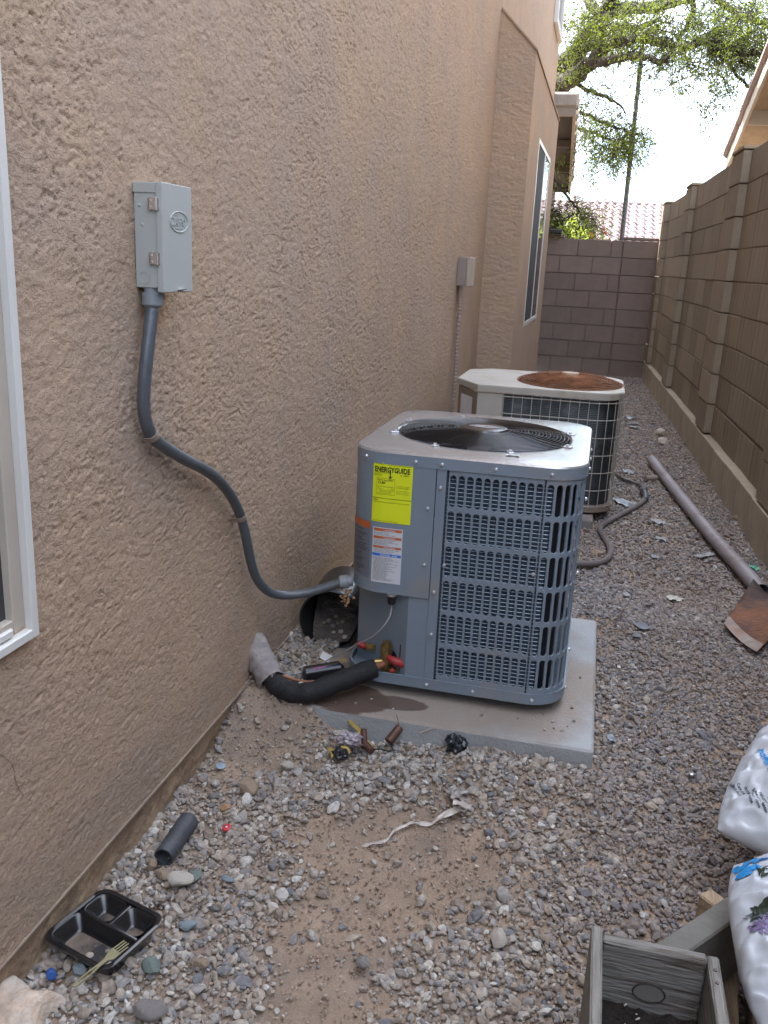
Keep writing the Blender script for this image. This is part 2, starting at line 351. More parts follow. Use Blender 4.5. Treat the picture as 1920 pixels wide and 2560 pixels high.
# --- HOUSE -------------------------------------------------------------
stc = (.465, .332, .228)
def stucco_mat(name, scale, strength):
    m = mat(name, stc, .95, var=.05, vscale=4.5, bump=0, col2=(.425, .318, .240), mixscale=2.6, mixlo=.38, mixhi=.62)
    t = m.node_tree; N = t.nodes; Lk = t.links; b = N['Principled BSDF']; b.inputs['Specular IOR Level'].default_value = .25
    g = N.new('ShaderNodeNewGeometry')
    def cliff(sc, zs, lo, hi, dist, off):
        mp = N.new('ShaderNodeMapping'); mp.inputs['Scale'].default_value = (1, 1, zs); mp.inputs['Location'].default_value = (off, off, 0); Lk.new(g.outputs['Position'], mp.inputs['Vector'])
        n = N.new('ShaderNodeTexNoise'); n.inputs['Scale'].default_value = sc; n.inputs['Detail'].default_value = 3; n.inputs['Roughness'].default_value = .5; n.inputs['Distortion'].default_value = dist; Lk.new(mp.outputs[0], n.inputs['Vector'])
        r = N.new('ShaderNodeMapRange'); r.interpolation_type = 'SMOOTHSTEP'; r.inputs['From Min'].default_value = lo; r.inputs['From Max'].default_value = hi; Lk.new(n.outputs['Fac'], r.inputs['Value']); return r.outputs[0]
    c1 = cliff(scale, 1.7, .475, .505, .9, 0); c2 = cliff(scale * 1.9, 1.5, .50, .53, .7, 3.1); c3 = cliff(scale * 1.3, 1.9, .60, .64, 1.1, 7.7)
    n2 = N.new('ShaderNodeTexNoise'); n2.inputs['Scale'].default_value = 340; n2.inputs['Detail'].default_value = 3; Lk.new(g.outputs['Position'], n2.inputs['Vector'])
    def mad(a, k, c):
        q = N.new('ShaderNodeMath'); q.operation = 'MULTIPLY_ADD'; q.inputs[1].default_value = k; Lk.new(a, q.inputs[0])
        if c is not None: Lk.new(c, q.inputs[2])
        return q.outputs[0]
    h = mad(c1, 1.0, None); h = mad(c2, .45, h); h = mad(c3, -.9, h); h = mad(n2.outputs['Fac'], .35, h)
    n4 = N.new('ShaderNodeTexNoise'); n4.inputs['Scale'].default_value = 9; n4.inputs['Detail'].default_value = 3; Lk.new(g.outputs['Position'], n4.inputs['Vector'])
    r4 = N.new('ShaderNodeMapRange'); r4.inputs['From Min'].default_value = .36; r4.inputs['From Max'].default_value = .62; r4.inputs['To Min'].default_value = .6; r4.inputs['To Max'].default_value = 1; Lk.new(n4.outputs['Fac'], r4.inputs['Value'])
    hm = N.new('ShaderNodeMath'); hm.operation = 'MULTIPLY'; Lk.new(h, hm.inputs[0]); Lk.new(r4.outputs[0], hm.inputs[1]); h = hm.outputs[0]
    bp = N.new('ShaderNodeBump'); bp.inputs['Strength'].default_value = strength; bp.inputs['Distance'].default_value = .0035; Lk.new(h, bp.inputs['Height']); Lk.new(bp.outputs[0], b.inputs['Normal'])
    return m
def add_stain(m, c, sc, col, amt):
    t = m.node_tree; N = t.nodes; Lk = t.links; b = N['Principled BSDF']; src = b.inputs['Base Color'].links[0].from_socket; g = N.new('ShaderNodeNewGeometry')
    s_ = N.new('ShaderNodeVectorMath'); s_.operation = 'SUBTRACT'; s_.inputs[1].default_value = c; Lk.new(g.outputs['Position'], s_.inputs[0])
    q = N.new('ShaderNodeVectorMath'); q.operation = 'MULTIPLY'; q.inputs[1].default_value = (0, 1 / sc[0], 1 / sc[1]); Lk.new(s_.outputs[0], q.inputs[0])
    l = N.new('ShaderNodeVectorMath'); l.operation = 'LENGTH'; Lk.new(q.outputs[0], l.inputs[0]); n = N.new('ShaderNodeTexNoise'); n.inputs['Scale'].default_value = 40; n.inputs['Detail'].default_value = 5; Lk.new(g.outputs['Position'], n.inputs['Vector'])
    ad = N.new('ShaderNodeMath'); ad.operation = 'MULTIPLY_ADD'; ad.inputs[1].default_value = -1.3; Lk.new(n.outputs['Fac'], ad.inputs[0]); Lk.new(l.outputs['Value'], ad.inputs[2])
    r = N.new('ShaderNodeMapRange'); r.inputs['From Min'].default_value = -.1; r.inputs['From Max'].default_value = .4; r.inputs['To Min'].default_value = amt; r.inputs['To Max'].default_value = 0; Lk.new(ad.outputs[0], r.inputs['Value'])
    mi = N.new('ShaderNodeMixRGB'); mi.inputs[2].default_value = (*col, 1); Lk.new(src, mi.inputs[1]); Lk.new(r.outputs[0], mi.inputs['Fac']); Lk.new(mi.outputs[0], b.inputs['Base Color'])
M_stn = stucco_mat('stucco_near', 60, .72); M_stf = stucco_mat('stucco', 50, .75)
house = empty('house', (HX, 3, 0), label='tan stucco house wall with boxed bay and windows along the gravel passage', cat='house')
def hpar(o): o.parent = house; o.matrix_parent_inverse = Matrix.Translation(-Vector((HX, 3, 0))); return o
def stucco_h(y, z):
    wy = y + .012 * (fbm(y * 34, z * 34, 2, 3) - .5); wz = z + .012 * (fbm(y * 30 + 5, z * 30, 2, 4) - .5)
    u = wy / .021; v = (wz - .10 * wy) / .0115
    n = fbm(u, v, 3, 0, .5); big = fbm(y * 3.1, z * 3.6, 3, 2); mid = fbm(y * 17, z * 22, 2, 5)
    dens = sstep(.32, .62, big * .6 + mid * .4); low = 1 - .45 * (1 - sstep(.25, .8, z))
    plate = sstep(.475, .515, n)                                  # trowelled plateaus with sharp rims
    groove = np.exp(-((n - .478) / .016) ** 2) * sstep(.42, .58, fbm(u * .8 + 31, v * .8, 2, 4))
    pits = sstep(.66, .72, fbm(u * 1.7 + 40, v * 1.6, 2, 1))
    return (.0010 * plate - .0038 * groove * (.15 + .85 * dens) - .0022 * pits * dens) * low + .0016 * (big - .5) + .0004 * vn(y * 260, z * 260, 5)
def wall_patch(y0, y1, k, z0, z1, dz, hole):
    n = int(math.log(y1 / y0) / k); yy = y0 * np.exp(np.linspace(0, math.log(y1 / y0), n)); zz = np.linspace(z0, z1, int((z1 - z0) / dz))
    GY, GZ = np.meshgrid(yy, zz, indexing='ij'); GX = HX + stucco_h(GY, GZ)
    keep = ~((GY[:-1, :-1] < 1.165) & (GZ[:-1, :-1] > .652)) if hole else None
    hpar(fast_grid('stucco_wall', GX, GY, GZ, M_stn, keep=keep, smooth=True))
wall_patch(.70, 3.0, .0022, .092, 2.15, .0030, True)
wall_patch(3.0, 6.52, .0028, .092, 3.16, .0045, False)
# wall core, upper storey, parts off to the side
m = MB()
m.box((HX - .15, 1.2, .10), (HX - .008, 12.1, 6.2)); m.box((HX - .15, -7, .10), (HX - .008, 1.2, .64)); m.box((HX - .15, -7, 2.2), (HX - .008, 1.2, 6.2)); m.box((HX - .15, -7, .64), (HX - .008, -.3, 2.2))
m.box((-9, 11.95, .1), (HX - .15, 12.1, 6.2)); m.box((-9, -4, .1), (HX - .15, -3.85, 6.2))
hpar(m.build('wall_core', M_stf))
m = MB(); m.box((HX - .008, 1.10, 3.157), (HX + .002, 12.1, 6.2)); m.box((HX - .008, 9.45, .1), (HX + .002, 12.1, 3.157)); m.box((HX - .008, 6.52, 2.6), (HX + .002, 9.45, 3.157)); m.box((HX - .008, -4, 3.157), (HX + .002, 1.10, 6.2)); m.box((HX - .008, -4, .1), (HX + .002, .70, .64))
hpar(m.build('upper_wall', M_stf))
m = MB(); m.box((-9.5, -4.6, 6.2), (HX + .38, 12.6, 6.32), .01); m.add([(-9.5, -4.6, 6.322), (HX + .40, -4.6, 6.322), (HX + .40, 12.6, 6.322), (-9.5, 12.6, 6.322), (-5, -1, 8), (-5, 9, 8)], [(0, 1, 4), (1, 2, 5, 4), (2, 3, 5), (3, 0, 4, 5)])
hpar(m.build('roof', mat('roof_tile_far', (.30, .20, .16), .8)))
# foundation, recessed under the weep screed
M_fnd = mat('foundation', (.29, .205, .135), .95, var=.22, vscale=7, bump=.8, bscale=45, col2=(.40, .29, .185), mixscale=9, mixlo=.52, mixhi=.60)
yf = np.linspace(.5, 6.6, 420); zf = np.linspace(-.12, .095, 22); FY, FZ = np.meshgrid(yf, zf, indexing='ij')
FX = HX - .017 + .006 * (fbm(FY * 5, FZ * 12, 3, 1) - .5) + .005 * sstep(.5, .53, fbm(FY * 7 + 3, FZ * 16, 3, 2)) + .002 * vn(FY * 90, FZ * 90, 2)
hpar(fast_grid('foundation', FX, FY, FZ, M_fnd))
m = MB(); m.box((HX - .012, .5, .084), (HX + .0035, 6.5, .0925), .002); hpar(m.build('weep_screed', mat('screed', (.26, .20, .15), .8)))
# hairline cracks and a few chips in the paint
M_crk = mat('crack', (.09, .07, .055), .95)
for pts in ([(1.02, .555), (1.045, .50), (1.07, .47), (1.10, .43), (1.105, .395), (1.12, .36)], [(2.2, 1.30), (2.28, 1.305), (2.35, 1.298)]):
    m = MB(); m.tube([(HX + float(stucco_h(np.array(y), np.array(z))) + .0002, y, z) for y, z in catmull([(a_, b_, 0) for a_, b_ in pts], 6) for y, z in ((y, z),)] if False else [(HX + float(stucco_h(np.array(q.x), np.array(q.y))) + .0003, q.x, q.y) for q in catmull([(a_, b_, 0) for a_, b_ in pts], 8)], .0004, 4, False); hpar(m.build('crack', M_crk))
for (y, z, l) in ((1.545, .985, .016), (1.575, .985, .024), (1.58, .945, .010)):
    m = MB(); m.tube([(HX + .003, y, z), (HX + .0035, y + .002, z - l * .5), (HX + .003, y - .002, z - l)], .0012, 4, False); hpar(m.build('paint_chip', mat('paint_chip', (.66, .60, .54), .8)))
# bay (boxed bump-out) with sloped shoulder
BX = -.602
bay = empty('bay', (0, 0, 0)); hpar(bay)
add_stain(M_stn, (0, 1.625, 1.135), (.055, .05), (.42, .25, .12), .55); add_stain(M_stn, (0, 2.9, .16), (.5, .07), (.40, .27, .14), .5); add_stain(M_stn, (0, 1.3, .16), (.9, .09), (.33, .26, .21), .45)
def bay_h(a, b, sc=1.): return .002 * sstep(.45, .55, fbm(a / (.034 * sc), b / (.016 * sc), 3, 1)) - .0018 * sstep(.6, .7, fbm(a / .02 + 9, b / .012, 2, 2))
# camera-facing cheek
xa = np.linspace(HX, BX, 52); za = np.linspace(.05, 1, 420)
CX, CT = np.meshgrid(xa, za, indexing='ij'); top = 2.90 - (CX - HX) / (BX - HX) * .26; CZ = .05 + (top - .05) * CT
CY = 6.5 - bay_h(CX, CZ)
m_b = stucco_mat('bay_stucco', 42, .6)
fast_grid('cheek', CX, CY, CZ, m_b, bay, smooth=True)
m = MB(); W0, W1, Z0, Z1 = 7.31, 8.70, .79, 2.21
m.box((HX - .01, 6.503, .05), (BX - .06, 9.4, 2.6))
for a, b in (((6.503, .05), (W0, 2.64)), ((W1, .05), (9.4, 2.64)), ((W0, .05), (W1, Z0)), ((W0, Z1), (W1, 2.64))):
    m.box((BX - .058, a[0], a[1]), (BX, b[0], b[1]))
m.build('bay_wall', M_stf, bay)
m = MB(); V = [(HX - .01, 6.488, 2.915), (BX + .008, 6.488, 2.648), (BX + .008, 9.41, 2.648), (HX - .01, 9.41, 2.915), (HX - .01, 6.488, 2.900), (BX + .008, 6.488, 2.633), (BX + .008, 9.41, 2.633), (HX - .01, 9.41, 2.900)]
m.add(V, [(0, 1, 2, 3), (1, 5, 6, 2), (0, 4, 5, 1), (2, 6, 7, 3), (4, 7, 6, 5)]); m.build('shoulder', M_stf, bay)
# far window in the bay face
M_vinyl = mat('white_vinyl', (.66, .645, .60), .4, var=.04, vscale=6)
M_glass = mat('window_glass', (.03, .035, .04), .03, var=0, spec=1.0)
M_dark = mat('dark_interior', (.012, .012, .014), .6)
wn = empty('window', (0, 0, 0), label='tall sliding window in the bay wall, reflecting the sky and far wall'); hpar(wn)
m = MB(); fr = .035
for a, b in (((W0, Z0), (W0 + fr, Z1)), ((W1 - fr, Z0), (W1, Z1)), ((W0 + fr, Z0), (W1 - fr, Z0 + fr)), ((W0 + fr, Z1 - fr), (W1 - fr, Z1))): m.box((BX - .05, a[0], a[1]), (BX + .003, b[0], b[1]), .001)
m.build('frame', M_vinyl, wn)
m = MB(); ym = (W0 + W1) / 2 + .05; m.box((BX - .045, ym - .022, Z0 + fr), (BX + .003, ym + .022, Z1 - fr), .001); m.build('mullion', M_vinyl, wn)
for a, b, mm_, nm_ in ((W0 + fr, ym - .022, mat('insect_screen', (.02, .022, .024), .8, var=.1), 'screen'), (ym + .022, W1 - fr, M_glass, 'pane')):
    m = MB(); m.box((BX - .010, a, Z0 + fr), (BX - .002, b, Z1 - fr)); m.build(nm_, mm_, wn)
# near window, only its corner in view
nw = empty('window', (0, 0, 0), label='near white framed window at the left edge of the view'); hpar(nw)
NY, NZ = 1.176, .632
m = MB(); m.box((HX - .05, NY - .017, NZ), (HX + .014, NY, 2.2), .002); m.box((HX - .05, -.3, NZ), (HX + .014, NY - .017, NZ + .017), .002); m.build('frame', M_vinyl, nw)
m = MB(); m.box((HX - .06, NY - .046, NZ + .017), (HX + .000, NY - .017, 2.2), .0015); m.box((HX - .06, -.3, NZ + .017), (HX + .000, NY - .046, NZ + .042), .0015); m.build('sash', mat('sash_tan', (.50, .44, .36), .5, var=.06), nw)
m = MB(); m.box((HX - .022, -.3, NZ + .042), (HX - .014, NY - .046, 2.2)); m.build('pane', M_glass, nw)
m = MB(); m.box((HX + .000, 1.085, NZ + .019), (HX + .008, 1.12, NZ + .034), .003); m.build('latch', M_vinyl, nw)
m = MB(); m.box((HX - .149, -.3, NZ), (HX - .10, NY, 2.2)); m.build('blind', M_dark, nw)
# upper storey window trim near the far corner
uw = empty('window', (0, 0, 0), label='upper storey window edge near the far house corner'); hpar(uw)
m = MB(); m.box((HX + .003, 10.9, 3.86), (HX + .05, 10.98, 5.0), .004); m.box((HX + .003, 11.72, 3.86), (HX + .05, 11.80, 5.0), .004); m.box((HX + .003, 10.98, 3.86), (HX + .05, 11.72, 3.93), .004); m.build('frame', M_vinyl, uw)
m = MB(); m.box((HX + .004, 10.98, 3.93), (HX + .02, 11.72, 5.0)); m.build('pane', M_glass, uw)
# low eave of the rear part of the house
ev = empty('eave', (0, 0, 0)); hpar(ev)
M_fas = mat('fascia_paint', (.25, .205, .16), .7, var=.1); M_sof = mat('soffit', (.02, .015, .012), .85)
def evz(y): return 3.09 - (y - 12.13) * .222
def evx(y): return -.575 - (y - 12.13) * .036
ya, yb = 12.13, 15.2
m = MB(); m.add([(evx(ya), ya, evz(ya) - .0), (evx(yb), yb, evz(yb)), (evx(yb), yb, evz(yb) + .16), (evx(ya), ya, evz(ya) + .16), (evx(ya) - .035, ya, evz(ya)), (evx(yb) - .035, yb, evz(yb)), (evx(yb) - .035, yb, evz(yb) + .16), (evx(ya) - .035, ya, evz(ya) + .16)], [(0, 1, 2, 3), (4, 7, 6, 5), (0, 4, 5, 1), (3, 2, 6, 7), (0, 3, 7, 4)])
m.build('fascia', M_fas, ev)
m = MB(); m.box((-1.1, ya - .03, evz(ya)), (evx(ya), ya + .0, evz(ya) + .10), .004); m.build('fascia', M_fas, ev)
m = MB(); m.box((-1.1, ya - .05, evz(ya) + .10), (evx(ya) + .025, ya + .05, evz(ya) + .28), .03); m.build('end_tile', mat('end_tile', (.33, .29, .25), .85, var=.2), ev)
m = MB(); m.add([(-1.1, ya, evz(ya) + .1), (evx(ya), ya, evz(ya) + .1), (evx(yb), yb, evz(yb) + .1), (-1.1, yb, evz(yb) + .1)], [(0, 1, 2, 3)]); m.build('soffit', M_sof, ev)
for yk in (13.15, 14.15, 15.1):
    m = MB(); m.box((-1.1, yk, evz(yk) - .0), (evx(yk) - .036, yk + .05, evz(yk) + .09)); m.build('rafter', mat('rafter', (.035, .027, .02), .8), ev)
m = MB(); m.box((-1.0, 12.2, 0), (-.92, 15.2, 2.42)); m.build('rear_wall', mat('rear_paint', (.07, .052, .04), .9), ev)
for k in range(9):
    yk = 12.2 + k * .34; m = MB(); m.tube([(-1.1, yk, evz(yk) + .24), (evx(yk) + .03, yk, evz(yk) + .17)], .07, 8); m.build('roof_tile', mat('end_tile', (1, 1, 1)), ev)

# --- RIGHT BLOCK WALL ----------------------------------------------------
ang = math.atan(.0365)
M_blk = mat('wall_block', (.30, .24, .17), .92, var=.16, vscale=5, bump=.7, bscale=130, rand=.17, col2=(.235, .195, .15), mixscale=1.6, mixlo=.42, mixhi=.62, aniso=(2, 9, .5))
M_blk_lit = mat('wall_block_lit', (.37, .32, .25), .95, var=.14, vscale=8, bump=.9, bscale=160, rand=.06)  # paler block tone with light painted in, for pier ends and footing
M_mort = mat('mortar', (.20, .16, .125), .95, bump=.5)
bw = empty('block_wall', (.84, 4.0, 0), rz=ang, label='long brown concrete block wall with piers along the right side of the passage', cat='wall')
CH, Z_0, NC = .2002, .222, 9
# local frame: y along the wall away from the camera, x into the wall
def yl(Y): return (Y - 4.0) * math.sqrt(1 + .0365 ** 2)
piers = [yl(11.0), yl(8.78), yl(6.27), yl(4.06)]     # near end of each pier
PW = .405
src_blk = {}
def block(L, parent, x, y, z, D=.10, H=CH, m_=None, nm='block'):
    key = (round(L, 3), round(D, 3), round(H, 3), m_.name if m_ else '')
    if key not in src_blk:
        b = MB(); b.box((0, .0012, .003), (D, L - .0012, H - .003), .0035); o = b.build(nm, m_ or M_blk, parent); src_blk[key] = o; o.location = (x, y, z)
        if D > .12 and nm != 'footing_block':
            o.data.materials.append(M_blk_lit)
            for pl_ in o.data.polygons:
                if abs(pl_.normal.y) > .9 and pl_.center.y < .1: pl_.material_index = 1  # camera-facing ends coloured paler, as if catching the light
    else: o = inst(src_blk[key], nm, parent, (x, y, z))
    o.rotation_euler = (random.gauss(0, .0025), random.gauss(0, .002), random.gauss(0, .0035)); o.location.x += random.uniform(-.0015, .0015)
    return o
edges = sorted([(p, p + PW) for p in piers])
y_start = yl(3.3)
segs = []; cur = y_start
for a, b in edges: segs.append((cur, a)); cur = b
segs = [s for s in segs if s[1] - s[0] > .05]
for c in range(NC):
    z = Z_0 + c * CH
    for a, b in edges: block(PW, bw, -.0, a, z, .15, m_=M_blk_lit if False else M_blk)
    for (a, b) in segs:
        n = max(1, round((b - a) / .42)); L = (b - a) / n
        for k in range(n): block(L, bw, .05, a + k * L, z - (.012 if c == 0 else 0), .10)
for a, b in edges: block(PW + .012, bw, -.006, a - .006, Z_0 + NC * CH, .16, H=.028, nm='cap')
m = MB(); m.box((.055, y_start, .1), (.145, yl(11.4), Z_0 + NC * CH - .006)); m.build('mortar_core', M_mort, bw)
n = 20; L = (yl(11.4) - y_start) / n
for k in range(n):
    o = block(L, bw, -.003, y_start + k * L, -.06, .16, H=Z_0 + .054, m_=M_blk_lit, nm='footing_block')
m = MB(); m.box((.05, yl(-7), -.05), (.15, y_start - .003, 2.02), .004); m.build('near_section', M_blk, bw)

# --- FAR BLOCK WALL --------------------------------------------------------
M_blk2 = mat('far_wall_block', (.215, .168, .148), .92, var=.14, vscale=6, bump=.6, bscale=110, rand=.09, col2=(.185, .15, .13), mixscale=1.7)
fw = empty('block_wall', (0, 11.4, 0), label='brown concrete block wall closing the far end of the passage', cat='wall')
src_blk.clear()
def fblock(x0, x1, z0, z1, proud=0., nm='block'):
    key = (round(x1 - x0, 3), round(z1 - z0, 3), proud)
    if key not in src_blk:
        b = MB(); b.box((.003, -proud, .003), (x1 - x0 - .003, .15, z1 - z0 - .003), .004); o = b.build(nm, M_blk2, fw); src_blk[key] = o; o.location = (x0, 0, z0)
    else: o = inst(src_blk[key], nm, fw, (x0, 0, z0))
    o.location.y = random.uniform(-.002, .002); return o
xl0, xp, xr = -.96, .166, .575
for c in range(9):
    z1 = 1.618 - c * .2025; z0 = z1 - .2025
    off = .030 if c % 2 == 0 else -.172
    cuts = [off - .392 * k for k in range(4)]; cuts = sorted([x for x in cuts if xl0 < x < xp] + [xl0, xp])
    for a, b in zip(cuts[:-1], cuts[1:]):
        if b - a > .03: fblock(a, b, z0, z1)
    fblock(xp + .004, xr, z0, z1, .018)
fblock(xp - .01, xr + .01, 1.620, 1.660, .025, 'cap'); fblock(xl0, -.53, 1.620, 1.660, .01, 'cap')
m = MB(); m.box((xl0, .02, -.2), (xr, .14, 1.60)); m.build('mortar_core', M_mort, fw)
bb = MB(); bb.box((-.745, 11.30, 1.662), (-.565, 11.42, 1.715), .01); bb.box((-.735, 11.31, 1.716), (-.70, 11.41, 1.728), .004); bb.box((-.66, 11.31, 1.716), (-.60, 11.41, 1.724), .004)
tag(bb.build('timer_box', mat('black_plastic', (.018, .018, .02), .45, var=.2), None), 'small black plastic box lying on top of the far wall beside the house', 'box')

# gate added out of view behind the viewer to block low sky light
gt = empty('blocker', (0, -3.2, 0), label='added unseen wooden gate closing the passage behind the viewer', cat='blocker')
for k in range(12):
    m = MB(); m.box((-.85 + k * .152, -.012, .05), (-.705 + k * .152, .012, 1.95), .003); m.build('plank', mat('blocker_wood', (.23, .17, .12), .85, rand=.1), gt)
m = MB(); m.box((-.85, -.06, .4), (.96, -.014, .49)); m.build('rail', mat('blocker_wood', (1, 1, 1)), gt)
m = MB(); m.box((-.85, -.06, 1.5), (.96, -.014, 1.59)); m.build('rail', mat('blocker_wood', (1, 1, 1)), gt)

# ================================================================== BEYOND THE WALLS
# far tiled roof: every barrel tile is a piece
fh = empty('house', (0, 25, 0), label='distant house with a pinkish barrel tile roof beyond the far wall', cat='house')
M_tile = mat('roof_tile', (.155, .11, .115), .85, var=.18, vscale=5, rand=.16, bump=.4, bscale=40)
prof = []
nseg = 10; TW = .205
for k in range(nseg + 1):
    t = k / nseg; x = (t - .5) * TW
    z = .045 * math.cos((t - .5) * 2 * math.pi * .72) if abs(t - .5) < .36 else -.010 - .03 * 0
    prof.append((x, z))
V = []; TL = .40
for s_, off in ((0, .012), (1, -.010)):
    for x, z in prof: V.append((x, s_ * TL, z + off + .02))
n1 = len(prof)
for x, z in prof: V.append((x, 0, z + .012 - .0))
F = [(k, k + 1, n1 + k + 1, n1 + k) for k in range(nseg)] + [(2 * n1 + k, 2 * n1 + k + 1, k + 1, k) for k in range(nseg)]
sl_a = math.atan2(.985, 2.35); t0 = None
for j in range(9):
    for i in range(20):
        u = j * .30; loc = (-2.05 + i * .2, -2.25 + u * math.cos(sl_a), 1.93 + u * math.sin(sl_a)); rot = (sl_a + random.gauss(0, .008), random.gauss(0, .01), random.gauss(0, .008))
        if t0 is None: t0 = mesh('roof_tile', V, F, M_tile, fh, smooth=True, auto=50); t0.location = loc; t0.rotation_euler = rot
        else: inst(t0, 'roof_tile', fh, loc, rot)
m = MB(); m.add([(-2.4, -2.3, 1.90), (2.2, -2.3, 1.90), (2.2, .25, 2.965), (-2.4, .25, 2.965), (2.2, 3, 1.9), (-2.4, 3, 1.9)], [(0, 1, 2, 3), (3, 2, 4, 5)]); m.build('roof_deck', mat('deck', (.18, .13, .12), .9), fh)
for i in range(15):
    b = MB(); b.tube([(-2.3 + i * .3, .22, 2.965), (-1.98 + i * .3, .22, 2.975)], .055, 8); b.build('ridge_tile', M_tile, fh)
m = MB(); m.box((-2.2, -1.9, -.05), (2.0, 2.6, 1.90)); m.build('wall', mat('far_stucco', (.42, .34, .27), .9), fh)
m = MB(); m.cyl((-1.0, .2, 2.95), (-1.0, .2, 3.10), .035, 8); m.cyl((-1.0, .2, 3.10), (-1.0, .2, 3.16), .07, 8); m.build('vent_cap', mat('vent', (.5, .36, .33), .7), fh)

# neighbour house on the right: gable end with rake
nh = empty('house', (1.3, 12.3, 0), rz=math.atan(.0365), label='neighbouring stucco house with a raked eave over the right block wall', cat='house')
NI = Matrix.Translation(Vector((0, 0, 0)))
M_nst = mat('neighbour_stucco', (.50, .42, .33), .9, var=.08, bump=.6, bscale=60)
M_ply = mat('rake_soffit', (.47, .37, .26), .85, var=.15, bump=.3, col2=(.33, .22, .13), mixscale=9, mixlo=.6, mixhi=.66)
# local: y away from the camera, x to the right; rake falls with y
RY = -5.2
def rz_(y): return 2.52 - max(y, RY) * .42 - max(0, RY - y) * .42
y0, y1 = -10.4, .0
M_rp = mat('rake_paint', (.56, .50, .41), .65, var=.06)
for ya_, yb_ in ((RY, y1), (y0, RY)):
    m = MB(); V = []
    for x in (0, .03):
        V += [(x, ya_, rz_(ya_)), (x, yb_, rz_(yb_)), (x, yb_, rz_(yb_) + .17), (x, ya_, rz_(ya_) + .17)]
    m.add(V, [(0, 1, 2, 3), (7, 6, 5, 4), (0, 4, 5, 1), (1, 5, 6, 2), (2, 6, 7, 3), (3, 7, 4, 0)]); m.build('rake_board', M_rp, nh)
    m = MB(); m.add([(.03, ya_, rz_(ya_) + .11), (.55, ya_, rz_(ya_) + .11), (.55, yb_, rz_(yb_) + .11), (.03, yb_, rz_(yb_) + .11)], [(0, 1, 2, 3)]); m.build('soffit', M_ply, nh)
    m = MB(); m.add([(-.02, ya_, rz_(ya_) + .19), (6, ya_, rz_(ya_) + .19), (6, yb_, rz_(yb_) + .19), (-.02, yb_, rz_(yb_) + .19)], [(0, 1, 2, 3)]); m.build('roof_deck', mat('deck', (1, 1, 1)), nh)
m = MB(); m.add([(.50, -14, -.1), (.50, -.55, -.1), (.50, -.55, rz_(-.55) + .1), (.50, RY, rz_(RY) + .1), (.50, y0, rz_(y0) + .1), (.50, -14, 2.6), (6, -.55, -.1), (6, -.55, 2.7)], [(0, 1, 2, 3, 4, 5), (1, 6, 7, 2)]); m.build('wall', M_nst, nh)
m = MB(); m.box((.03, -.05, rz_(0) + .0), (6, 0.0, rz_(0) + .17)); m.build('fascia', M_rp, nh)
M_tile2 = mat('neighbour_tile', (.33, .25, .22), .85, var=.2, rand=.15)
for k in range(16):
    yk = .02 - k * .34
    b = MB(); b.tube([(.02, yk + .02, rz_(yk) + .205), (.02, yk - .36, rz_(yk - .36) + .235)], [.07, .062], 10); b.build('rake_tile', M_tile2, nh)
for k in (1, 2.6, 4.2):
    m = MB(); m.box((.03, -k, rz_(-k) - .04), (.50, -k + .045, rz_(-k) + .108)); m.build('lookout', M_rp, nh)

# leaning pole behind the far wall
m = MB(); m.tube([(.185, 14, -.1), (.172, 14, 2), (.157, 14, 4.3)], [.038, .036, .030], 12)
tag(m.build('pole', mat('grey_pole', (.12, .12, .14), .6, var=.15, metal=.2), smooth=True), 'thin grey pole standing behind the far wall and reaching into the tree', 'pole')

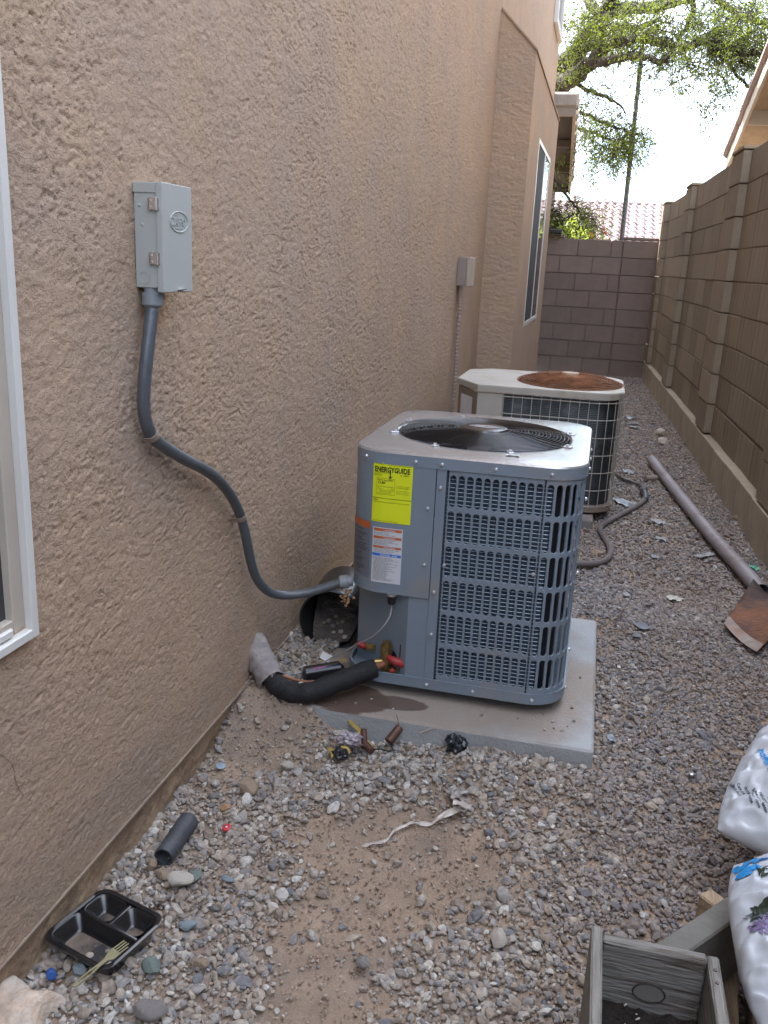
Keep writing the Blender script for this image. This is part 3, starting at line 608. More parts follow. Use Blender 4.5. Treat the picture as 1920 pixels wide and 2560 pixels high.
# tree -------------------------------------------------------------------
LIMBS=[('a',[(-1.16,15.2,3.89,0.13),(-1.05,15.03,4.12,0.121),(-0.86,14.86,4.33,0.113),(-0.59,14.69,4.56,0.104),(-0.45,14.51,4.75,0.096),(-0.35,14.34,4.86,0.087),(-0.32,14.17,5.02,0.079),(-0.23,14.0,5.2,0.07)]),('b',[(-1.14,15.0,3.82,0.115),(-0.9,14.71,3.97,0.103),(-0.72,14.43,4.01,0.091),(-0.52,14.14,4.13,0.079),(-0.34,13.86,4.25,0.066),(-0.1,13.57,4.27,0.054),(0.11,13.29,4.24,0.042),(0.3,13.0,4.3,0.03)]),('c',[(-0.51,14.0,4.08,0.06),(-0.25,13.72,4.07,0.052),(0.01,13.44,4.06,0.043),(0.18,13.16,3.97,0.035),(0.4,12.88,3.88,0.026),(0.51,12.6,3.9,0.018)]),('d',[(-0.79,14.6,4.33,0.06),(-0.48,14.48,4.43,0.052),(-0.3,14.36,4.57,0.044),(-0.16,14.24,4.59,0.036),(0.1,14.12,4.55,0.028),(0.32,14.0,4.6,0.02)]),('e',[(-0.4,14.2,4.76,0.09),(-0.28,14.36,4.83,0.078),(-0.15,14.52,4.87,0.066),(0.09,14.68,4.94,0.054),(0.31,14.84,5.03,0.042),(0.58,15.0,5.22,0.03)]),('f',[(-0.45,14.3,4.73,0.06),(-0.55,14.6,4.89,0.052),(-0.64,14.9,5.04,0.045),(-0.75,15.2,5.24,0.037),(-0.88,15.5,5.49,0.03)]),('g',[(0.0,13.6,4.31,0.045),(0.22,13.4,4.23,0.043),(0.42,13.2,4.17,0.042),(0.62,13.0,4.04,0.04),(0.76,12.8,4.06,0.038),(0.98,12.6,4.03,0.037),(1.2,12.4,3.93,0.035),(1.35,12.2,3.81,0.033),(1.56,12.0,3.77,0.032),(1.81,11.8,3.7,0.03)]),('h',[(0.92,12.6,4.02,0.035),(1.04,12.48,3.89,0.03),(1.22,12.36,3.82,0.026),(1.36,12.24,3.72,0.021),(1.52,12.12,3.57,0.017),(1.68,12.0,3.34,0.012)]),('i',[(1.04,12.5,3.88,0.02),(1.15,12.38,3.75,0.017),(1.31,12.25,3.56,0.013),(1.42,12.12,3.42,0.009),(1.53,12.0,3.2,0.006)]),('j',[(-0.3,14.4,4.85,0.06),(0.07,14.05,4.78,0.052),(0.41,13.7,4.72,0.045),(0.72,13.35,4.72,0.037),(1.01,13.0,4.68,0.03)]),('k',[(0.72,13.4,4.73,0.03),(0.72,13.3,4.44,0.026),(0.62,13.2,4.25,0.022),(0.56,13.1,4.04,0.019),(0.43,13.0,3.94,0.015)]),('l',[(0.96,13.2,4.69,0.035),(1.12,13.0,4.5,0.03),(1.35,12.8,4.34,0.025),(1.59,12.6,4.19,0.02),(1.79,12.4,4.05,0.015)]),('m',[(-1.07,14.6,3.34,0.025),(-0.68,14.3,3.27,0.021),(-0.33,14.0,3.14,0.017),(-0.08,13.7,3.0,0.012),(0.15,13.4,2.86,0.008)]),('n',[(-1.1,14.6,3.6,0.025),(-0.66,14.25,3.49,0.021),(-0.35,13.9,3.32,0.017),(-0.06,13.55,3.17,0.012),(0.21,13.2,3.04,0.008)]),('o',[(-1.03,14.8,4.08,0.03),(-0.69,14.5,3.88,0.025),(-0.4,14.2,3.72,0.019),(-0.16,13.9,3.56,0.013),(0.05,13.6,3.35,0.008)]),('p',[(-1.1,14.6,2.75,0.02),(-0.72,14.27,2.35,0.016),(-0.51,13.93,2.13,0.012),(-0.38,13.6,1.93,0.008)]),('q',[(-0.47,14.4,4.7,0.06),(-0.21,13.95,5.02,0.052),(0.36,13.5,5.04,0.045),(0.98,13.05,4.99,0.037),(1.54,12.6,4.9,0.03)])]
CLUMPS=[(-0.89,14.2,4.83,0.5,3),(-0.59,14.6,4.96,0.5,2),(-0.89,14.0,4.54,0.4,3),(-0.54,14.0,4.57,0.4,2),(-0.07,14.0,4.77,0.55,3),(0.01,13.8,4.44,0.5,4),(0.19,13.6,4.47,0.45,3),(0.42,13.4,4.52,0.55,3),(0.71,13.2,4.46,0.6,3),(0.96,13.0,4.5,0.5,3),(1.07,12.6,4.19,0.35,3),(1.32,12.6,4.37,0.5,3),(1.48,12.4,4.11,0.4,5),(1.27,12.5,4.08,0.35,2),(0.37,13.3,4.16,0.45,3),(0.6,13.0,4.14,0.4,2),(0.77,12.8,3.97,0.4,2),(1.02,12.6,3.78,0.4,2),(1.23,12.4,3.74,0.35,1.5),(1.43,12.3,3.92,0.35,2),(0.41,13.2,3.84,0.3,1),(1.05,12.6,3.57,0.35,1),(1.16,12.6,3.36,0.3,0.8),(1.08,12.6,3.19,0.2,0.4),(-0.31,14.0,4.17,0.35,1),(-0.81,14.2,4.12,0.3,1),(-0.47,14.0,3.61,0.35,2.5),(-0.23,13.8,3.39,0.4,3),(-0.49,14.0,3.24,0.35,3),(-0.14,13.6,3.1,0.4,3.5),(0.04,13.5,3.08,0.3,2.5),(0.24,13.3,3.1,0.3,1),(0.03,13.5,2.84,0.35,1.6),(0.16,13.4,2.95,0.3,1),(-0.44,14.0,2.76,0.35,1),(-0.18,13.8,2.6,0.3,0.8),(-0.4,14.0,2.38,0.3,0.7),(-0.7,14.0,2.07,0.35,5),(-0.77,13.8,1.89,0.3,5),(-0.36,13.8,2.01,0.3,1.5),(-0.56,13.6,1.8,0.25,3),(-0.21,13.6,1.9,0.25,1),(-0.15,14.0,4.37,0.3,1),(0.53,13.0,4.72,0.7,3),(-0.32,14.0,5.0,0.7,3),(1.22,12.7,4.6,0.6,3),(1.65,12.2,4.23,0.6,3),(1.56,12.0,3.54,0.3,0.7)]

M_bark = mat('bark', (.020, .015, .012), .95, var=.35, vscale=9, bump=1., bscale=35)
def leaf_mat(name, c1, c2, tr):
    m = bpy.data.materials.new(name); m.use_nodes = True; t = m.node_tree; N = t.nodes; b = N['Principled BSDF']
    g = N.new('ShaderNodeNewGeometry'); r = N.new('ShaderNodeValToRGB'); r.color_ramp.elements[0].color = (*c1, 1); r.color_ramp.elements[1].color = (*c2, 1)
    t.links.new(g.outputs['Random Per Island'], r.inputs['Fac']); t.links.new(r.outputs[0], b.inputs['Base Color']); b.inputs['Roughness'].default_value = .55
    ts = N.new('ShaderNodeBsdfTranslucent'); ts.inputs['Color'].default_value = (*tr, 1); mxs = N.new('ShaderNodeMixShader'); mxs.inputs[0].default_value = .45
    t.links.new(b.outputs[0], mxs.inputs[1]); t.links.new(ts.outputs[0], mxs.inputs[2]); t.links.new(mxs.outputs[0], N['Material Output'].inputs['Surface']); return m
M_leaf = leaf_mat('leaf', (.012, .024, .006), (.085, .11, .016), (.17, .22, .025))
tree = empty('tree', (-1.45, 15.4, 0), label='large mesquite tree with dark limbs and drooping feathery foliage over the alley end', cat='tree')
def tpar(o): o.parent = tree; o.matrix_parent_inverse = Matrix.Translation(-Vector((-1.45, 15.4, 0))); return o
m = MB(); m.tube(catmull([(-1.5, 15.5, -.1), (-1.46, 15.45, 1.2), (-1.35, 15.35, 2.6), (-1.16, 15.2, 3.9)], 5), [.24 - .006 * k for k in range(16)], 12); tpar(m.build('trunk', M_bark, smooth=True))
rt = random.Random(5)
for nm, pts in LIMBS:
    P = catmull([Vector(p[:3]) for p in pts], 5); rr = []
    for i in range(len(P)):
        t = i / (len(P) - 1) * (len(pts) - 1); k = min(int(t), len(pts) - 2); rr.append(1.3 * (pts[k][3] * (1 - t + k) + pts[k + 1][3] * (t - k)) * (1 + .06 * math.sin(i * 1.9)))
    P = [p + Vector([rt.gauss(0, .012) for _ in range(3)]) for p in P]
    m = MB(); m.tube(P, rr, 9); tpar(m.build('limb', M_bark, smooth=True))
# twigs droop from points of the clumps; leaflets ride along them
tw = MB(); LV = []; LF = []
def leaflets(p, t, size, n):
    for _ in range(n):
        q = p + Vector((rt.gauss(0, .012), rt.gauss(0, .012), rt.gauss(0, .012)))
        a = Vector([rt.gauss(0, 1) for _ in range(3)]) + t * .6 + Vector((0, 0, -.5)); a.normalize(); b = a.cross(Vector([rt.gauss(0, 1) for _ in range(3)])); b.normalize()
        L = size * rt.uniform(.6, 1.4); wd = L * .15; n0 = len(LV)
        LV.extend([q, q + a * L * .5 + b * wd, q + a * L, q + a * L * .5 - b * wd]); LF.append((n0, n0 + 1, n0 + 2, n0 + 3))
for (cx, cy, cz, r, wt) in CLUMPS:
    for _ in range(int(15 * wt)):
        p = Vector((cx + rt.gauss(0, r * .55), cy + rt.gauss(0, r * .7), cz + rt.gauss(0, r * .42)))
        d = Vector((rt.gauss(0, .8), rt.gauss(0, .7), rt.uniform(-.5, .35))); d.normalize()
        L = rt.uniform(.25, .6); P = [p]; n = 7
        for k in range(n):
            d = (d + Vector((rt.gauss(0, .12), rt.gauss(0, .12), -.17))).normalized(); P.append(P[-1] + d * L / n)
        tw.tube(P, [.0065 - .0006 * k for k in range(n + 1)], 3, False)
        dens = 3 if rt.random() < .75 else 1
        for k in range(1, n + 1):
            for s_ in range(dens):
                side = Vector([rt.gauss(0, 1) for _ in range(3)]).normalized() * rt.uniform(.03, .10)
                bq = P[k] + side + Vector((0, 0, -.02))
                leaflets(bq, side.normalized(), .036, 3)
tpar(tw.build('twigs', M_bark)); 
o = tpar(mesh('foliage', LV, LF, M_leaf)); o['kind'] = 'stuff'
# flowering shrub behind the far wall
sh = empty('shrub', (-.45, 12.3, 0), label='bright green shrub with a few red flowers showing above the far wall', cat='shrub')
LV = []; LF = []; tw = MB()
M_leaf2 = leaf_mat('shrub_leaf', (.08, .13, .015), (.20, .26, .04), (.36, .45, .06))
for _ in range(90):
    P = [Vector((rt.uniform(-.12, .12), rt.uniform(-.1, .1), 0))]; top_ = Vector((rt.gauss(-.02, .22), rt.gauss(0, .25), rt.uniform(1.0, 1.92) if rt.random() < .6 else rt.uniform(1.3, 1.75)))
    for k in range(1, 6): P.append(P[0].lerp(top_, k / 5) + Vector((rt.gauss(0, .03), rt.gauss(0, .03), 0)))
    tw.tube(P, .006, 3, False)
    for k in range(2, 6):
        for _ in range(10):
            q = P[k] + Vector((rt.gauss(0, .09), rt.gauss(0, .09), rt.gauss(0, .07))); leaflets(q, Vector((0, 0, 1)), .05, 2)
tw.build('stems', M_bark, sh); o = mesh('foliage', LV, LF, M_leaf2, sh); o['kind'] = 'stuff'
M_red = mat('red_flower', (.62, .06, .05), .6, var=.2)
for k in range(4):
    fx, fy, fz = .27 + rt.gauss(0, .09), rt.gauss(0, .1) - .1, 1.70 + rt.gauss(0, .025)
    b = MB()
    for j in range(5):
        a = j * 1.257; b.add([(fx, fy, fz), (fx +   .018 * math.cos(a - .4), fy + .01, fz +   .018 * math.sin(a - .4)), (fx + .024 * math.cos(a), fy - .01, fz + .024 * math.sin(a)), (fx +   .018 * math.cos(a + .4), fy + .01, fz +   .018 * math.sin(a + .4))], [(0, 1, 2, 3)])
    b.build('flower', M_red, sh)

# ================================================================== CONDENSER UNITS
# pads
M_conc = mat('concrete_pad', (.36, .375, .385), .85, var=.10, vscale=8, bump=.35, bscale=120)
def pad_material():
    m = M_conc; t = m.node_tree; N = t.nodes; b = N['Principled BSDF']; Lk = t.links
    src = b.inputs['Base Color'].links[0].from_socket; g = N.new('ShaderNodeNewGeometry')
    # dried mud film, stronger towards the middle of the slab
    n = N.new('ShaderNodeTexNoise'); n.inputs['Scale'].default_value = 5.5; n.inputs['Detail'].default_value = 7; n.inputs['Roughness'].default_value = .6; Lk.new(g.outputs['Position'], n.inputs['Vector'])
    def dist(cx, cy, sx, sy, a, bb):
        s = N.new('ShaderNodeVectorMath'); s.operation = 'SUBTRACT'; s.inputs[1].default_value = (cx, cy, 0); Lk.new(g.outputs['Position'], s.inputs[0])
        q = N.new('ShaderNodeVectorMath'); q.operation = 'MULTIPLY'; q.inputs[1].default_value = (1 / sx, 1 / sy, 0); Lk.new(s.outputs[0], q.inputs[0])
        l = N.new('ShaderNodeVectorMath'); l.operation = 'LENGTH'; Lk.new(q.outputs[0], l.inputs[0])
        ad = N.new('ShaderNodeMath'); ad.operation = 'MULTIPLY_ADD'; ad.inputs[1].default_value = -.9; Lk.new(n.outputs['Fac'], ad.inputs[0]); Lk.new(l.outputs['Value'], ad.inputs[2])
        r = N.new('ShaderNodeMapRange'); r.inputs['From Min'].default_value = a; r.inputs['From Max'].default_value = bb; r.inputs['To Min'].default_value = 1; r.inputs['To Max'].default_value = 0; Lk.new(ad.outputs[0], r.inputs['Value']); return r.outputs[0]
    sz = N.new('ShaderNodeSeparateXYZ'); Lk.new(g.outputs['Normal'], sz.inputs[0])
    up = N.new('ShaderNodeMath'); up.operation = 'GREATER_THAN'; up.inputs[1].default_value = .6; Lk.new(sz.outputs['Z'], up.inputs[0])
    cur = src
    for (cx, cy, sx, sy, a, bb, col, amt) in ((-.36, 2.46, .46, .44, .44, .72, (.29, .225, .17), .70), (-.57, 2.16, .13, .09, .40, .5, (.085, .05, .035), .9), (-.435, 2.172, .095, .045, .42, .5, (.09, .062, .048), .85)):
        f = dist(cx, cy, sx, sy, a, bb); mu = N.new('ShaderNodeMath'); mu.operation = 'MULTIPLY'; Lk.new(f, mu.inputs[0]); Lk.new(up.outputs[0], mu.inputs[1])
        m2 = N.new('ShaderNodeMath'); m2.operation = 'MULTIPLY'; m2.inputs[1].default_value = amt; Lk.new(mu.outputs[0], m2.inputs[0])
        mi = N.new('ShaderNodeMixRGB'); mi.inputs[2].default_value = (*col, 1); Lk.new(cur, mi.inputs[1]); Lk.new(m2.outputs[0], mi.inputs['Fac']); cur = mi.outputs[0]
    Lk.new(cur, b.inputs['Base Color'])
pad_material()
b = MB(); b.box((PADX[0], PADY[0], -.03), (PADX[1], PADY[1], PADZ), .006)
tag(b.build('equipment_pad', M_conc), 'grey concrete pad with brown water stains under the newer condenser', 'pad')
b = MB(); b.box((-.79, 4.36, -.02), (.07, 5.34, .050), .006)
tag(b.build('equipment_pad', mat('concrete_pad_old', (.22, .21, .20), .9, var=.2, bump=.4)), 'old grey concrete pad under the older beige condenser', 'pad')

# ---- newer unit
X0, X1, Y0, Y1, RC = -.610, .008, 2.222, 2.930, .100
ZB, ZT = .100, .770
ac = empty('air_conditioner', ((X0 + X1) / 2, (Y0 + Y1) / 2, PADZ), label='newer blue-grey condenser unit with black fan grille and yellow sticker', cat='air conditioner')
def apar(o, p=None): o.parent = ac; o.matrix_parent_inverse = Matrix.Translation(-ac.location); return o
SEG = [('f', X1 - X0 - 2 * RC), ('a', RC * math.pi / 2), ('r', Y1 - Y0 - 2 * RC), ('a', RC * math.pi / 2), ('b', X1 - X0 - 2 * RC), ('a', RC * math.pi / 2), ('l', Y1 - Y0 - 2 * RC), ('a', RC * math.pi / 2)]
PER = sum(s[1] for s in SEG)
def peri(s, off=0.):
    """Point on the rounded rectangle, s from the left end of the flat front, growing to the right."""
    s = s % PER; cs = [(X1 - RC, Y0 + RC), (X1 - RC, Y1 - RC), (X0 + RC, Y1 - RC), (X0 + RC, Y0 + RC)]; k = 0
    for i, (t, L) in enumerate(SEG):
        if s <= L + 1e-9: break
        s -= L
    q = i // 2; ang0 = [-90, 0, 90, 180][q]
    if i % 2 == 1:
        a = rad(ang0 + 90 * s / L); c = cs[q]; return Vector((c[0] + (RC + off) * math.cos(a), c[1] + (RC + off) * math.sin(a), 0))
    n = Vector((math.cos(rad(ang0)), math.sin(rad(ang0)), 0)); d = Vector((-n.y, n.x, 0))
    st = [Vector((X0 + RC, Y0, 0)), Vector((X1, Y0 + RC, 0)), Vector((X1 - RC, Y1, 0)), Vector((X0, Y1 - RC, 0))][q]
    return st + d * s + n * off
def P3(s, z, off=0.): p = peri(s, off); p.z = z; return p
M_ac = mat('unit_paint', (.205, .258, .315), .42, var=.07, vscale=5, metal=.12, bump=.10, bscale=14, spec=.5, col2=(.25, .26, .27), mixscale=7, mixlo=.52, mixhi=.72)
M_acd = mat('unit_lid', (.42, .42, .42), .24, var=.10, vscale=7, metal=.6, bump=.06, bscale=60)
M_coil = mat('coil', (.055, .080, .115), .6, var=.3, vscale=60, metal=.0, aniso=(40, 40, .6), bump=.5, bscale=9)
M_wire = mat('guard_wire', (.30, .38, .44), .4, metal=.4, var=.05)
M_blackg = mat('black_guard', (.007, .007, .009), .26, var=.05, spec=.5, coat=.3)
M_screw = mat('screw', (.72, .73, .75), .3, metal=.7, var=.02)
def band(s0, s1, z0, z1, off, n, thick=.0015, close=False):
    V = []; F = []
    for k in range(n + 1):
        s = s0 + (s1 - s0) * k / n
        for (z, o_) in ((z0, off), (z1, off), (z1, off - thick), (z0, off - thick)): V.append(P3(s, z, o_))
    for k in range(n):
        for j in range(4): F.append((k * 4 + j, (k + 1) * 4 + j, (k + 1) * 4 + (j + 1) % 4, k * 4 + (j + 1) % 4))
    if not close: F += [(3, 2, 1, 0), (n * 4, n * 4 + 1, n * 4 + 2, n * 4 + 3)]
    return V, F
# base pan
m = MB(); m.add(*band(0, PER, ZB, ZB + .030, .004, 96, .003, True)); m.add(*band(0, PER, ZB + .028, ZB + .031, .0045, 96, .006, True))
V = [P3(PER * k / 64, ZB + .008, -.001) for k in range(64)]; m.add(V, [list(range(64))]); apar(m.build('base_pan', M_ac, smooth=True, auto=40))
for (fx, fy) in ((X0 + .1, Y0 + .1), (X1 - .12, Y0 + .09), (X0 + .1, Y1 - .1), (X1 - .1, Y1 - .1)):
    m = MB(); m.cyl((fx, fy, PADZ + .001), (fx, fy, ZB + .007), .035, 14); apar(m.build('foot', M_blackg))
# louvred panels
def punched(name, s0, s1, ncol, mat_, z0=ZB + .031, z1=ZT - .036, nrow=6, sw=.0180, sh=.0880, zpad=.008):
    V = []; F = []; cw = (s1 - s0) / ncol; chh = (z1 - z0 - 2 * zpad) / nrow
    def pt(s, z, o_): V.append(P3(s, z, o_)); return len(V) - 1
    for j in range(nrow):
        a0 = z0 + zpad + j * chh; zc = a0 + chh / 2; b0 = a0 if j else z0; b1 = a0 + chh if j < nrow - 1 else z1
        for i in range(ncol):
            c0 = s0 + i * cw; sc = c0 + cw / 2; r = sw / 2; h = sh / 2 - r
            st = [(r * math.cos(rad(a)), h + r * math.sin(rad(a))) for a in range(0, 181, 30)] + [(r * math.cos(rad(a)), -h + r * math.sin(rad(a))) for a in range(180, 361, 30)]
            inner = st; outer = []
            hx = cw / 2; hy1 = b1 - zc; hy0 = zc - b0
            for (x, y) in st:
                kx = hx / abs(x) if abs(x) > 1e-6 else 1e9; ky = (hy1 / y if y > 0 else hy0 / -y) if abs(y) > 1e-6 else 1e9; t = min(kx, ky); outer.append([x * t, y * t])
            # snap the nearest ring points to the true cell corners
            for (X, Y) in ((hx, hy1), (-hx, hy1), (-hx, -hy0), (hx, -hy0)):
                kmin = min(range(len(outer)), key=lambda q: (outer[q][0] - X) ** 2 + (outer[q][1] - Y) ** 2); outer[kmin] = [X, Y]
            n = len(st); I = []; O = []; D = []; Lp = []
            for k in range(n):
                x, y = inner[k]; I.append(pt(sc + x, zc + y, 0)); Lp.append(pt(sc + x * .90, zc + y * .985, -.0012)); D.append(pt(sc + x * .88, zc + y * .98, -.005)); O.append(pt(sc + outer[k][0], zc + outer[k][1], 0))
            for k in range(n):
                q = (k + 1) % n; F.append((O[k], O[q], I[q], I[k])); F.append((I[k], I[q], Lp[q], Lp[k])); F.append((Lp[k], Lp[q], D[q], D[k]))
    return apar(mesh(name, V, F, mat_))
LF_ = X1 - X0 - 2 * RC                       # flat front length
S_B = -.345 - (X0 + RC)                      # seam between blank strip and louvres
S_C = -.093 - (X0 + RC)                      # seam between front louvres and corner louvres
punched('louvre_panel', S_B + .004, S_C - .001, 11, M_ac)
S_D = LF_ + RC * math.pi / 2 + (Y1 - Y0 - 2 * RC) + .06
punched('louvre_panel', S_C + .004, S_D, 30, M_ac)
# slim seams: dark strips painting in the shadow line at panel edges
for sx, wd in ((S_B - .001, .0024), (S_C + .0015, .0013)):
    m = MB(); m.add(*band(sx - wd / 2, sx + wd / 2, ZB + .031, ZT - .036, -.003 if sx < S_B + .01 else .0012, 1)); apar(m.build('seam', mat('seam_shadow', (.05, .06, .075), .7)))
m = MB(); m.add(*band(S_B - .028, S_B - .0025, ZB + .031, ZT - .036, .0015, 2)); apar(m.build('corner_post', M_ac))
# electrical panel (upper left), wraps the corner
ZE = .372
S_L = -(RC * math.pi / 2) - .30
m = MB(); m.add(*band(S_L, S_B - .030, ZE, ZT - .036, .003, 60, .003)); m.add(*band(S_L, S_B - .030, ZE - .002, ZE + .002, .0035, 60, .012)); apar(m.build('electrical_panel', M_ac, smooth=True, auto=40))
# lower flat panel, chamfered valve plate and left return
m = MB(); m.add(*band(.079, S_B - .0285, ZB + .031, ZE, -.002, 2)); apar(m.build('lower_panel', M_ac))
m = MB(); pA = Vector((X0 + RC + .079, Y0 + .004, 0)); pB = Vector((X0 + .035, Y0 + .11, 0)); pC = Vector((X0 + .006, Y0 + .13, 0)); pD = Vector((X0 + .004, Y1 - .1, 0))
for a, c in ((pA, pB), (pB, pC), (pC, pD)):
    m.add([(a.x, a.y, ZB + .008), (c.x, c.y, ZB + .008), (c.x, c.y, ZE + .03), (a.x, a.y, ZE + .03)], [(0, 1, 2, 3)])
apar(m.build('valve_plate', M_ac))
dv = (pB - pA).normalized(); nv = Vector((dv.y, -dv.x, 0)); nv = nv if nv.y < 0 else -nv
m = MB()
def vp(t, z, o_=.0015): q = pA + dv * t + nv * o_; return Vector((q.x, q.y, z))
m.add([vp(.020, ZB + .03), vp(.024, ZB + .03), vp(.024, ZB + .115), vp(.020, ZB + .115)], [(0, 1, 2, 3)]); apar(m.build('slot', M_dark)); m = MB()
m.add([vp(.052 + .019 * math.cos(k * .524), ZB + .062 + .024 * math.sin(k * .524)) for k in range(12)], [list(range(12))])
apar(m.build('knockout', M_dark)); m = MB()
m.add([vp(.060, ZE - .014), vp(.069, ZE - .014), vp(.069, ZE - .001), vp(.060, ZE - .001)], [(0, 1, 2, 3)]); apar(m.build('knockout', M_dark))
# coil and its wire guard
m = MB(); m.add(*band(S_B - .01, S_C + .026, ZB + .01, ZT - .02, -.024, 12, .02)); apar(m.build('coil', M_coil))
m = MB(); m.add(*band(S_C + .027, S_D + .02, ZB + .01, ZT - .02, -.042, 60, .01)); apar(m.build('coil', mat('coil_deep', (.010, .014, .024), .6, var=.2, vscale=60)))
m = MB(); nw_ = 54
for k in range(nw_):
    z = ZB + .034 + (ZT - ZB - .075) * k / (nw_ - 1); m.tube([P3(S_B + (S_C + .024 - S_B) * j / 12, z, -.0135) for j in range(13)], .0009, 3, False)
apar(m.build('wire_guard', M_wire))
m = MB(); m.box((X0 + .06, Y0 + .10, ZB + .01), (X1 - .09, Y1 - .08, ZB + .02)); apar(m.build('inner_floor', M_dark))
m = MB(); m.add(*band(S_D, PER + S_L, ZB + .031, ZT - .036, -.002, 40)); apar(m.build('rear_panel', M_ac))
# lid: rim and top plate with round opening
FCX, FCY, FR = -.301, 2.588, .258
m = MB(); m.add(*band(0, PER, ZT - .036, ZT - .006, .0045, 120, .002, True)); apar(m.build('lid_rim', M_ac, smooth=True, auto=40)); m = MB()
prev = None; n = 128; rings = []
for (off, z) in ((.0045, ZT - .006), (.001, ZT - .001), (-.004, ZT)): rings.append([P3(PER * k / n, z, off) for k in range(n)])
sc0 = [p.copy() for p in rings[-1]]
circ = []
for p in sc0:
    a = math.atan2(p.y - FCY, p.x - FCX); circ.append(a)
def ringc(r, z): return [Vector((FCX + r * math.cos(a), FCY + r * math.sin(a), z)) for a in circ]
rings += [ringc(FR + .002, ZT), ringc(FR - .003, ZT - .004), ringc(FR - .006, ZT - .03)]
V = [p for r_ in rings for p in r_]; F = []
for j in range(len(rings) - 1):
    for k in range(n): F.append((j * n + k, j * n + (k + 1) % n, (j + 1) * n + (k + 1) % n, (j + 1) * n + k))
m.add(V, F); apar(m.build('lid', M_acd, smooth=True, auto=35))
# fan guard
m = MB()
nr = 19
M_guard = mat('guard_wire_black', (.008, .008, .010), .24, var=.05, spec=.6, coat=.5)
for k in range(nr):
    r = .068 + (FR - .068) * k / (nr - 1); z = ZT + .012 * (1 - ((r - .06) / (FR - .06)) ** 2) + .003
    m.tube([(FCX + r * math.cos(6.28319 * j / 72), FCY + r * math.sin(6.28319 * j / 72), z) for j in range(72)], .0012, 5, False, True)
for k in range(8):
    a = rad(22.5 + 45 * k); P = []
    for j in range(7): r = .06 + (FR + .008 - .06) * j / 6; P.append((FCX + r * math.cos(a), FCY + r * math.sin(a), ZT + .012 * (1 - min(1, (r - .06) / (FR - .06)) ** 2) + .0005))
    m.tube(P, .0013, 5, False)
fg = apar(m.build('fan_guard', M_guard, smooth=True))
m = MB(); P = []
prof_ = [(.0, .0215), (.055, .0215), (.067, .019), (.072, .014), (.072, .004)]
nn = 40; V = []; F = []
for (r, z) in prof_[1:]:
    for k in range(nn): V.append((FCX + r * math.cos(6.28319 * k / nn), FCY + r * math.sin(6.28319 * k / nn), ZT + z))
F.append(list(range(nn)))
for j in range(3):
    for k in range(nn): F.append((j * nn + k, (j + 1) * nn + k, (j + 1) * nn + (k + 1) % nn, j * nn + (k + 1) % nn))
m.add(V, F); hub = apar(m.build('hub_cap', M_blackg, smooth=True, auto=30))
# oval badge on the hub
M_silv = mat('badge_silver', (.62, .63, .65), .35, metal=.6, var=.02)
m = MB(); ZH = ZT + .0217
m.add([(FCX + .046 * math.cos(6.28319 * j / 40), FCY + .0185 * math.sin(6.28319 * j / 40), ZH + .0004) for j in range(40)], [list(range(40))])
bdg = apar(m.build('badge', M_silv)); TV, TF = text_geo('Goodman', .0215, .03, 'CENTER')
o = mesh('lettering', [(FCX + v.x, FCY - .006 + v.y, ZH + .0011) for v in TV], TF, mat('badge_ink', (.02, .025, .05), .5, var=0)); o.parent = bdg
# blades and motor under the guard
M_blade = mat('fan_blade', (.006, .013, .045), .5, metal=.0, var=.05, spec=.3)
for k in range(3):
    V = []; F = []; a0 = rad(52 + 120 * k)
    for i in range(9):
        r = .05 + (.235 - .05) * i / 8; hw = .55 + .10 * i / 8
        for j in range(9):
            t = j / 8 - .5; a = a0 + t * 2 * hw * (1 - .15 * (i / 8)); V.append((FCX + r * math.cos(a), FCY + r * math.sin(a), ZT - .045 + t * .04 - .01 * (t * 2) ** 2))
    F = grid_faces(9, 9); apar(mesh('fan_blade', V, F, M_blade, smooth=True))
m = MB(); m.cyl((FCX, FCY, ZT - .20), (FCX, FCY, ZT - .05), .06, 20); apar(m.build('motor', M_blackg))
m = MB(); m.tube([(FCX, FCY, ZT - .02), (FCX, FCY, ZT - .21)], [FR - .005, FR - .005], 40, False); apar(m.build('fan_shroud', mat('shroud', (.006, .007, .010), .7)))
# guard clips
ck = None
for k in range(8):
    a = rad(22.5 + 45 * k); b = MB(); b.box((-.011, -.008, 0), (.013, .008, .0035), .001); b.cyl((0, 0, .003), (0, 0, .008), .0052, 6)
    if ck is None: ck = apar(b.build('guard_clip', M_screw)); o = ck
    else: o = apar(inst(ck, 'guard_clip'))
    o.location = (FCX + (FR + .011) * math.cos(a), FCY + (FR + .011) * math.sin(a), ZT); o.rotation_euler = (0, 0, a)
# a scrap of clear tape left on the lid
m = MB(); V = [(-.205 + .035 * u, 2.285 + .02 * v + .01 * math.sin(u * 3), ZT + .002 + .003 * math.sin(u * 5 + v * 3) ** 2) for u in np.linspace(0, 1, 6) for v in np.linspace(0, 1, 4)]
apar(mesh('tape_scrap', V, grid_faces(6, 4), mat('clear_tape', (.55, .60, .62), .15, spec=.9, var=.05), smooth=True))
